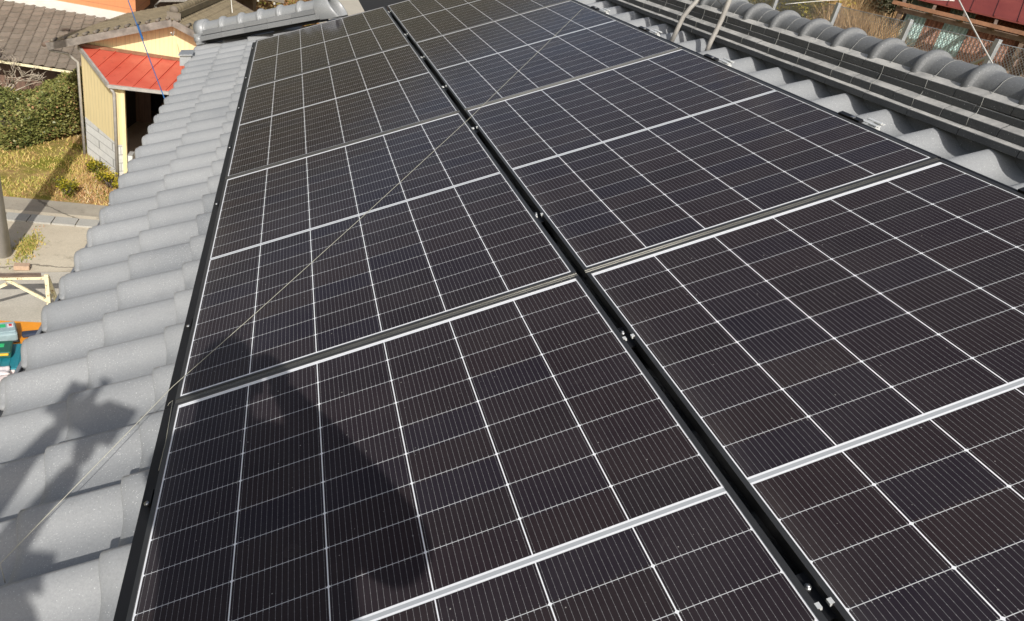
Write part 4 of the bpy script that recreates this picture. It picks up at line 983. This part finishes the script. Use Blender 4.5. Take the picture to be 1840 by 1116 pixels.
# ------------------------------------------------------------------ behind the ridge: fence, red-roofed building, scrub
def fence():
    X0 = 10.8; tops = [17.4, 15.3, 13.2, 11.2, 9.3, 7.4, 5.5]; zt = 1.46
    e = empty('chain_link_fence', (X0, 11, gz(X0, 11))); setp(e, 'galvanised chain link fence with square posts behind the ridge', 'fence')
    for y in tops:
        b = MB(); b.box((X0-.04, y, (zt+gz(X0, y)-.2)/2), (.075, .085, zt-gz(X0, y)+.2)); b.build('post', M_GALV, e, bevel=.006)
    for y in (9.3,):
        b = MB(); b.beam((X0-.03, y+.02, zt-.25), (X0-.03, y+.95, zt-.95), .05, .04); b.build('brace', M_GALV, e)
    b = MB(); sp = .062; y0, y1 = tops[-1], tops[0]; z0, z1 = zt-1.2, zt-.06
    k = int((z1-z0)/sp*1.0)
    for i in range(-k, int((y1-y0)/sp)):
        for dr in (1, -1):
            ya = y0+i*sp; yb = ya+(z1-z0)
            pa, pb_ = (ya, z0), (yb, z1)
            a0 = max(ya, y0); b0 = min(yb, y1)
            if b0 <= a0: continue
            za, zb = z0+(a0-ya), z0+(b0-ya)
            if dr < 0: za, zb = z1-(a0-ya), z1-(b0-ya)
            b.beam((X0+.01+.004*dr, a0, za), (X0+.01+.004*dr, b0, zb), .006, .006)
    b.build('mesh', M_GALV, e)
    for z in (z1+.005, z1-.12, z0+.5):
        b = MB(); b.tube([(X0+.012, y0, z), (X0+.012, y1, z)], .008 if z > z1-.05 else .004, 6); b.build('tension_wire', M_GALV, e)
fence()
def redbuilding():
    X0 = 13.9; zg = gz(14.4, 10)
    e = empty('old_shed', (16, 9, zg)); setp(e, 'old shed with a rust red sheet roof and teal and rusty corrugated walls', 'shed')
    ez = 1.70; ye = 14.95; y0 = 2
    MW_ = Matrix(((.714, -.700, 0, 0), (.700, .714, 0, 0), (0, 0, 1, 0), (0, 0, 0, 1))); MW_.translation = Vector((12.66, 13.75, 0))-(MW_ @ Vector((X0, ye, 0)))
    zg = .15
    # roof slope falling towards the fence, ribs down the slope
    b = MB(); b.slab([(X0+.12, y0, ez+.15), (X0+.12, ye, ez+.19), (X0+4.2, ye, ez+2.03), (X0+4.2, y0, ez+1.99)], (0, 0, .03))
    for i in range(28):
        y = ye-.02-.45*i; b.beam((X0+.11, y, ez+.225-.003*(ye-y)), (X0+4.2, y, ez+2.065-.003*(ye-y)), .03, .025)
    b.build('roof', M_RUSTROOF, e, MW_)
    b = MB(); b.beam((X0-.2, y0, ez-.02), (X0-.2, ye+.1, ez+.04), .07, .075); b.build('gutter', M_COPPER, e, MW_)
    b = MB()
    for i in range(21): y = ye-.1-.6*i; b.beam((X0-.15, y, ez+.0), (X0+2.2, y, ez+.95), .06, .09)
    b.build('rafter', M_WOOD, e, MW_)
    b = MB(); b.beam((X0-.02, y0, ez-.14), (X0-.02, ye, ez-.06), .08, .1); b.build('eaves_beam', M_WOOD, e, MW_)
    xw = X0+.55; y = 14.6; k = 0
    widths = [.42, .36, .5, .5, .5, .35, .95, .6, .8, .62, .5, .85, .7, .9, .6, .9, .9, 1, 1, 1, 1, 1, 1, 1]
    mats = [M_TEAL, M_RUST, M_TEAL, M_RUST, M_RUST, M_WOODW, M_TEAL, M_RUST, M_TEAL]
    y = 14.72
    for i, w_ in enumerate(widths):
        if y-w_ < y0: break
        m_ = mats[i % len(mats)]; zb = zg-.1
        b = MB(); nn = int(w_/.075)
        def cg(a_, c_, y=y, w_=w_, nn=nn, i=i): return (xw+.012*math.sin(a_*nn*6.283)+.015*(i % 3), y-w_*a_, zb+(ez+.22-zb)*c_)
        b.grid(cg, nn*6, 1); o = b.build('wall_sheet', m_, e, MW_, origin=(xw, y, zb)); sm = o.modifiers.new('solid', 'SOLIDIFY'); sm.thickness = .006
        y -= w_+.004
    b = MB()
    pass
    for yy in (14.85, 12.4, 12.1, 9.6, 8.3): b = MB(); b.box((xw-.06, yy, (ez+zg)/2), (.09, .09, ez-zg)); b.build('stud', M_WOOD, e, MW_)
    b = MB(); b.beam((xw-.11, 14.9, .95), (xw-.11, 13.4, .95), .07, .09); b.build('cross_beam', M_WOOD, e, MW_)
    b = MB(); b.box((xw+2.2, 8.5, (ez+zg)/2), (3.6, 12.6, ez-zg-.1)); b.build('inner_wall', M_WOOD, e, MW_)
redbuilding()
for i, (x, y, r_, n, m_, lab, hu, sz) in enumerate([
    (12.9, 16.8, (1.0, 1.0, 1.5), 6000, M_YGREEN, 'yellow green bush behind the fence, beside the second post from the left', .62, .075),
    (12.9, 18.7, (1.0, 1.1, 1.6), 6000, M_YGREEN, 'yellow green bush at the leftmost fence post', .55, .075),
    (14.7, 17.5, (1.1, 1.2, 1.5), 3200, M_BROWN, 'brown dry bush between the yellow green bush and the old shed', .5, .08),
    (16.2, 17.6, (1.3, 1.1, 2.3), 4200, M_HEDGE, 'dark green bush in the shade at the corner of the old shed roof', .2, .09)]):
    shrub('bush', (x, y, gz(x, y)-.1), r_, n, m_, sz, lab, 'bush', 'bushes behind the fence', 8, hu)
def straw(cx, cy, r, n, label, hgt=1.2):
    b = MB(); z0 = gz(cx, cy)-.05
    for i in range(n):
        a = random.uniform(0, 6.283); q = r*math.sqrt(random.random()); x, y = cx+q*math.cos(a), cy+q*math.sin(a); h = hgt*random.uniform(.5, 1.1)
        l = Vector((random.gauss(0, .22), random.gauss(0, .22), h)); p = Vector((x, y, z0)); w = Vector((random.gauss(0, 1), random.gauss(0, 1), 0)).normalized()*.011
        b.tn = max(.01, min(1, random.gauss(.55, .25))); m2 = p+l*.55+Vector((random.gauss(0, .03), random.gauss(0, .03), 0)); tip = p+l+Vector((l.x*.5, l.y*.5, -.1*h))
        b.add([p-w, p+w, m2+w*.8, m2-w*.8, tip], [(0, 1, 2, 3), (3, 2, 4)])
    setp(b.build('dry_grass_clump', M_STRAW, origin=(cx, cy, z0)), label, 'dry grass', 'dry grass clumps by the fence')
straw(12.1, 13.9, .65, 1800, 'tall straw coloured grass clump behind the fence left of the third post', 1.3)
straw(11.6, 12.7, .35, 500, 'small straw coloured grass clump against the mesh near the third post', 1.05)
straw(13.4, 15.9, .8, 1500, 'straw coloured grass clump farther back by the shed corner', 1.6)
straw(13.6, 14.6, .6, 900, 'straw coloured grass clump between the fence and the far clump', 1.2)
# dry scrub on the slope behind (stuff)
def scrub():
    b = MB()
    for i in range(16000):
        x = random.uniform(12, 30); y = random.uniform(14.8, 34)
        z = gz(x, y); a = random.uniform(0, 6.283); h = random.uniform(.15, .6)
        b.tn = max(.01, min(1, .5+.5*noise.noise(Vector((x*.5, y*.5, 2)))+random.gauss(0, .18))); dx, dy = math.cos(a)*.03, math.sin(a)*.03
        b.add([(x-dx, y-dy, z-.02), (x+dx, y+dy, z-.02), (x+random.gauss(0, .15), y+random.gauss(0, .15), z+h)], [(0, 1, 2)])
    setp(b.build('dry_scrub', M_STRAW), 'dry brown grass and scrub covering the slope behind the fence', 'scrub', kind='stuff')
scrub()
# ------------------------------------------------------------------ ropes and pipes
line('rope', sag((-2.15, 12.6, -.38), (-1.02, 9.0, -1.26), 14, .03), .006, M_BLUE, 'blue rope running down from the upper left to the eaves', 'rope')
bp = MB(); bp.tube(sag((-1.62, 11.0, -.86), (-1.5, 10.6, -.95), 4, .002), .014, 6); setp(bp.build('rope_joint', M_BLUE), 'thicker taped splice in the blue rope above the barn roof', 'rope joint')
line('rope', sag((8.75, 8.9, 2.1), (7.2, 5.55, .80), 14, .02), .009, M_WROPE, 'white rope stretched down to the right in front of the old shed', 'rope')
line('cord', sag((6.7, 9.2, 1.22), (8.46, 8.2, 1.735), 16, -.05), .006, M_WROPE, 'thin grey cord reaching from the fence to the white rope', 'cord')
line('cord', sag((-2.15, 18.7, -2.35), (-.9, 8.6, -.42), 14, .06), .008, M_WROPE, 'white cord tied to the barn\'s gable and running to the hip ridge', 'cord')
line('cord', sag((-.35, 9.3, -.22), (-1.25, 20, .2), 8, .02), .005, M_WROPE, 'thin white cord rising from the hip ridge past the russet bushes', 'cord')
def pipe(p0, pts, label):
    b = MB(); b.tube(pts, .013, 10); e = b.build('conduit_pipe', M_PIPE, origin=p0); setp(e, label, 'pipe', 'grey pipes bent over the ridge')
    return e
pA = LW(2.475, 3.93, -.105); pB = LW(2.535, 3.60, -.10)
p1 = pipe(pA, [Vector((2.285, 3.88, .92)), Vector((2.30, 3.88, 1.01)), Vector((2.31, 3.88, 1.06)), Vector((2.33, 3.87, 1.11)), Vector((2.355, 3.87, 1.15)), Vector((2.37, 3.87, 1.19)), Vector((2.375, 3.87, 1.25)), Vector((2.38, 3.86, 1.9))], 'grey bent pipe crossing the ridge face, the farther of the two')
p2 = pipe(pB, [Vector((2.335, 3.57, .93)), Vector((2.34, 3.57, .99)), Vector((2.35, 3.57, 1.04)), Vector((2.36, 3.57, 1.10)), Vector((2.37, 3.57, 1.24)), Vector((2.40, 3.56, 2.2))], 'straight grey pipe leaning on the ridge face, the nearer of the two')
b = MB(); b.box((2.37, 3.87, 1.20), (.05, .05, .03)); setp(b.build('pipe_clip', M_PIPE), 'grey square fitting on the farther ridge pipe', 'fitting')
line('wire', [(2.37, 3.86, 1.235), (2.37, 3.75, 1.20), (2.37, 3.60, 1.16)], .003, M_WIRE, 'thin stay wire tying the two ridge pipes together', 'wire')

# ------------------------------------------------------------------ the two people behind the camera, whose shadows fall on the roof
def skin(name, joints, edges, mat, parent, root=0, sub=2):
    """one continuous body surface: joints (x, y, z, rx, ry), edges between them"""
    me = bpy.data.meshes.new(name); me.from_pydata([j[:3] for j in joints], edges, []); me.update(); me.materials.append(mat)
    o = bpy.data.objects.new(name, me); C.objects.link(o); W[o.name] = Matrix.Identity(4)
    o.parent = parent; o.matrix_local = W[parent.name].inverted()
    md = o.modifiers.new('skin', 'SKIN'); md.use_smooth_shade = True
    sv = me.skin_vertices[0].data if me.skin_vertices else None
    if sv is None:
        bm = bmesh.new(); bm.from_mesh(me); bm.verts.layers.skin.verify(); bm.to_mesh(me); bm.free(); sv = me.skin_vertices[0].data
    for i, j in enumerate(joints): sv[i].radius = (j[3], j[4] if len(j) > 4 else j[3]); sv[i].use_root = (i == root)
    ss = o.modifiers.new('sub', 'SUBSURF'); ss.levels = sub; ss.render_levels = sub
    return o
def hand(mb_name, wrist, d, palm, parent, curl=.5, mat=None):
    """palm and five separate bent fingers; d points from the wrist to the knuckles, palm is the palm's normal"""
    w = Vector(wrist); d = Vector(d).normalized(); n = Vector(palm); n = (n-d*n.dot(d)).normalized(); s_ = d.cross(n)
    J = [(*w, .026, .020), (*(w+d*.045), .036, .016), (*(w+d*.085), .038, .015)]; E_ = [(0, 1), (1, 2)]
    for k, (off, L_) in enumerate(((-.029, .062), (-.010, .072), (.010, .068), (.028, .054))):
        b0 = w+d*.088+s_*off; a = curl; i0 = len(J)
        J.append((*b0, .0095)); E_.append((2, i0))
        p = b0
        for q, fr in enumerate((.45, .33, .25)):
            dr = d*math.cos(a)+n*math.sin(a); p = p+dr*L_*fr; J.append((*p, .0088-.0008*q)); E_.append((len(J)-2, len(J)-1)); a += curl*(1.0+.1*k)
    i0 = len(J); t0 = w+d*.03-s_*.034; t1 = t0+(d*.6-s_*.6+n*.5).normalized()*.035; t2 = t1+(d*.85-s_*.1+n*.5).normalized()*.03
    J += [(*t0, .013), (*t1, .0105), (*t2, .009)]; E_ += [(1, i0), (i0, i0+1), (i0+1, i0+2)]
    return skin(mb_name, J, E_, M_SKIN, parent, 0, 1)
def head(parent, c, face, r=.095, cap=False):
    """c: head centre; face: direction looked at"""
    f = Vector(face).normalized(); up = Vector((0, 0, 1)); up = (up-f*up.dot(f)).normalized(); sd = f.cross(up); c = Vector(c)
    b = MB(); n, m_ = 24, 18; vs = []
    for k in range(m_+1):
        th = math.pi*k/m_
        for q in range(n):
            ph = 2*math.pi*q/n; x, y, z = math.sin(th)*math.cos(ph), math.sin(th)*math.sin(ph), math.cos(th)   # y = forwards
            w_ = .076 if z > -.2 else .076*(1+.45*(z+.2)); dp = .094
            px_, py_, pz_ = x*w_, y*dp, z*.118
            if y > 0:
                if z < -.3: py_ += .010*max(0, 1-abs(z+.75)*3)
                g_ = math.exp(-(x/.16)**2)
                py_ += g_*(.020*math.exp(-((z+.12)/.13)**2) + .006*math.exp(-((z+.45)/.06)**2))
                for e_ in (-.36, .36): py_ -= .012*math.exp(-((x-e_)/.16)**2-((z-.06)/.10)**2)
            vs.append(c+sd*px_+f*py_+up*pz_)
    b.add(vs, [(k*n+q, k*n+(q+1) % n, (k+1)*n+(q+1) % n, (k+1)*n+q) for k in range(m_) for q in range(n)], True)
    for sg in (-1, 1):
        e0 = c+sd*.078*sg-f*.004-up*.005; b.tube([e0-up*.028, e0+sd*.010*sg-f*.006, e0+up*.028], [.008, .015, .010], 8)
    ho = b.build('head', M_SKIN, parent)
    for sg in (-1, 1):
        e = MB(); p = c+sd*.029*sg+f*.078+up*.008; vs2 = []
        for k in range(7):
            for q in range(10): th, ph = math.pi*k/6, 6.283*q/10; vs2.append(p+Vector((math.sin(th)*math.cos(ph), math.sin(th)*math.sin(ph), math.cos(th)))*.0115)
        e.add(vs2, [(k*10+q, k*10+(q+1) % 10, (k+1)*10+(q+1) % 10, (k+1)*10+q) for k in range(6) for q in range(10)], True); e.build('eye', M_TBLK, ho)
    mo = MB(); mo.tube([c+f*.092-sd*.022-up*.055, c+f*.099-up*.056, c+f*.092+sd*.022-up*.055], [.003, .006, .003], 6); mo.build('mouth', M_REDW, ho)
    h = MB(); vs = []
    for k in range(12):
        th = math.pi*.62*k/11
        for q in range(n):
            ph = 2*math.pi*q/n; y = math.sin(ph)*math.sin(th); lim = th if y < .25 else min(th, .95)
            x, y, z = math.sin(lim)*math.cos(ph), math.sin(lim)*math.sin(ph), math.cos(lim); vs.append(c+sd*x*.086+f*(y*.103-.004)+up*(z*.128))
    h.add(vs, [(k*n+q, k*n+(q+1) % n, (k+1)*n+(q+1) % n, (k+1)*n+q) for k in range(11) for q in range(n)], True)
    if cap: h.slab([c+f*.09+sd*.07+up*.05, c+f*.17+sd*.05+up*.035, c+f*.17-sd*.05+up*.035, c+f*.09-sd*.07+up*.05], up*.006)
    h.build('cap' if cap else 'hair', M_JACK if cap else M_HAIR, ho)
def person(F, H, label, jack, elbR, hndR, elbL, hndL, hd, face, capd, fdir=(0, 1, 0), stance=.12, bk=1.0):
    """F: point between the feet on the roof; H: height; elbows, wrists and head are world points"""
    F = Vector(F); e = empty('person', F); setp(e, label, 'person', 'people standing on the roof'); k = H/1.7
    up = Vector((0, 0, 1)); sd = Vector((1, 0, 0)); fw = Vector(fdir)
    hip = F+up*.90*k; ch = F+up*1.22*k; sh = F+up*1.40*k+fw*.0; hd = Vector(hd)
    def J(v, a, b=None): return (v.x, v.y, v.z, a, b if b else a)
    L = e
    # whole body in one skin: pelvis root
    js = [J(hip, .17*(.7+.3*bk), .12), J(hip+up*.16*k, .165*(.7+.3*bk), .11), J(ch, .18*(.7+.3*bk), .12), J(sh, .12*bk, .085), J(sh+(hd-sh)*.45, .052), J(hd-up*.03, .05)]
    ed = [(0, 1), (1, 2), (2, 3), (3, 4), (4, 5)]
    for sg, el_, wr in ((1, elbR, hndR), (-1, elbL, hndL)):
        el_, wr = Vector(el_), Vector(wr); i0 = len(js); s0 = sh+sd*.17*sg*k-up*.02
        js += [J(s0, .068*bk), J(s0.lerp(el_, .5), .058*bk), J(el_, .052*bk), J(el_.lerp(wr, .5), .043*bk), J(wr, .027)]; ed += [(3, i0), (i0, i0+1), (i0+1, i0+2), (i0+2, i0+3), (i0+3, i0+4)]
    body = skin('body', js, ed, jack, e, 0)
    js = [J(hip+up*.06, .145, .115), J(hip-up*.06, .14, .115)]; ed = [(0, 1)]
    tan = .4557
    for sg in (1, -1):
        fx = stance*sg; ft = F+sd*fx+up*fx*tan*1.0; kn = ft+up*.47*k+fw*.05; hp = hip+sd*.09*sg-up*.10; i0 = len(js)
        js += [J(hp, .088, .095), J(hp.lerp(kn, .5), .076), J(kn, .058), J(kn.lerp(ft, .45), .055), J(ft+up*.10, .046)]; ed += [(1, i0)]+[(i0+q, i0+q+1) for q in range(4)]
        b = MB(); n = 14; vs = []
        for (fy, wv, hv, lift) in ((-.09, .030, .05, .0), (-.07, .040, .09, 0), (.0, .040, .10, 0), (.06, .042, .065, 0), (.13, .045, .045, 0), (.18, .032, .035, 0), (.195, .012, .02, .005)):
            for q in range(n): a = 6.283*q/n; vs.append(ft+sd*wv*math.cos(a)+fw*fy+up*(hv*.5+lift+.5*hv*math.sin(a)+wv*math.cos(a)*tan*.8+.002))
        b.add(vs, [(i*n+q, i*n+(q+1) % n, (i+1)*n+(q+1) % n, (i+1)*n+q) for i in range(6) for q in range(n)]+[tuple(range(n)), tuple(6*n+q for q in range(n))], True); b.build('boot', M_TBLK, e)
    skin('trousers', js, ed, M_TROU, e, 0)
    head(e, hd+up*.02, face, cap=capd)
    return e
# photographer: stands on the panels half a metre behind the camera, right elbow out
def back(px_u, px_v, n0, n1):
    """point at height n1 above the panel plane whose shadow falls on roof point (u, v, n0)"""
    dl = MR.to_3x3().inverted() @ ld; t = (n1-n0)/-dl.z; return LW(px_u-dl.x*t, px_v-dl.y*t, n1)
hdB = back(.125, 1.70, 0, 1.44)
FB = hdB+Vector((.10, -.10, 0)); FBl = MR.inverted() @ FB; FB = FB-Vector((0, 0, 1))*(FBl.z/cs-.002)
camp = Vector((.21005, .0674, 1.2525))
phc = camp-rz*.012 if False else camp-rz*.016
phx, phy = rx, -ry
wR = phc+phx*.095-phy*.03-rz*.055; wL = phc-phx*.085-phy*.05-rz*.06
eR = back(.515, .99, 0, .88); eL = back(.14, 1.16, 0, .98)
pB_ = person(FB, 1.68, 'photographer in a navy jacket behind the camera, holding the phone in both hands', M_JACK, eR, wR-rz*.03, eL, wL-rz*.03, hdB, (phc-hdB), False, bk=1.45)
hand('hand', wR-rz*.03, (-phx*.35+phy*.45+rz*.75), (-phx*.8+rz*.1), pB_, .55); hand('hand', wL-rz*.03, (phx*.35+phy*.45+rz*.75), (phx*.8+rz*.1), pB_, .5)
mwp = Matrix.Identity(4)
for i in range(3): mwp[i][0] = phx[i]; mwp[i][1] = phy[i]; mwp[i][2] = -rz[i]
mwp.translation = phc-phx*.055-phy*.022
ph = empty('phone', mw=mwp); setp(ph, 'black phone held level in the photographer\'s hands', 'phone')
b = MB(); b.box((0, 0, 0), (.158, .075, .0085)); b.build('phone_case', M_TBLK, ph, mwp, bevel=.003)
b = MB(); b.box((0, 0, .0048), (.148, .068, .0008)); b.build('phone_screen', simple('screen_glass', (.01, .012, .016), .08, 0, .1, 20, 0), ph, mwp)
# second worker on the eaves tiles, both arms raised, holding a boxy instrument
FA = LW(-.50, -1.12, NC)
hdA = back(-.36, 1.12, -.1, 1.42)
b1 = back(-.355, 2.01, -.1, 1.86); b2 = back(-.265, 1.90, -.1, 1.80)
wAl = back(-.44, 1.92, -.1, 1.76); wAr = back(-.325, 1.70, -.1, 1.66)
eAl = back(-.56, 1.62, -.1, 1.50); eAr = back(-.45, 1.40, -.1, 1.40)
pA_ = person(FA, 1.66, 'second worker in grey jacket and cap on the eaves tiles, raising an instrument', M_JACK2, eAr, wAr, eAl, wAl, hdA, (0.05, 1, .25), True)
hand('hand', wAr, (.12, .05, 1), (-.6, .8, 0), pA_, .5); hand('hand', wAl, (.12, .05, 1), (.6, .8, 0), pA_, .5)
# the instrument: a boxy body with a tilted hood
q1 = back(-.405, 2.07, -.1, 1.86); q2 = back(-.255, 1.86, -.1, 1.78); q3 = back(-.335, 1.96, -.1, 1.82)
it = empty('measuring_instrument', q3); setp(it, 'dark boxy measuring instrument held up by the second worker', 'instrument')
def plate(name, uvs, h, th, mat):
    pts = [back(u_, v_, -.1, h+.03*math.sin(7*u_+3*v_)) for u_, v_ in uvs]; b = MB(); b.slab(pts, -ld*th); return b.build(name, mat, it)
plate('hood', [(-.456, 2.175), (-.378, 2.072), (-.415, 1.932), (-.496, 2.036)], 1.84, .03, M_TBLK)
plate('housing', [(-.291, 1.984), (-.191, 1.874), (-.232, 1.735), (-.362, 1.848), (-.354, 1.958)], 1.80, .05, M_TBLK)
plate('bracket', [(-.454, 2.004), (-.387, 2.023), (-.350, 2.065), (-.359, 2.139), (-.313, 2.087), (-.333, 1.995), (-.274, 1.904), (-.318, 1.81), (-.427, 1.918)], 1.82, .02, M_TGREY)
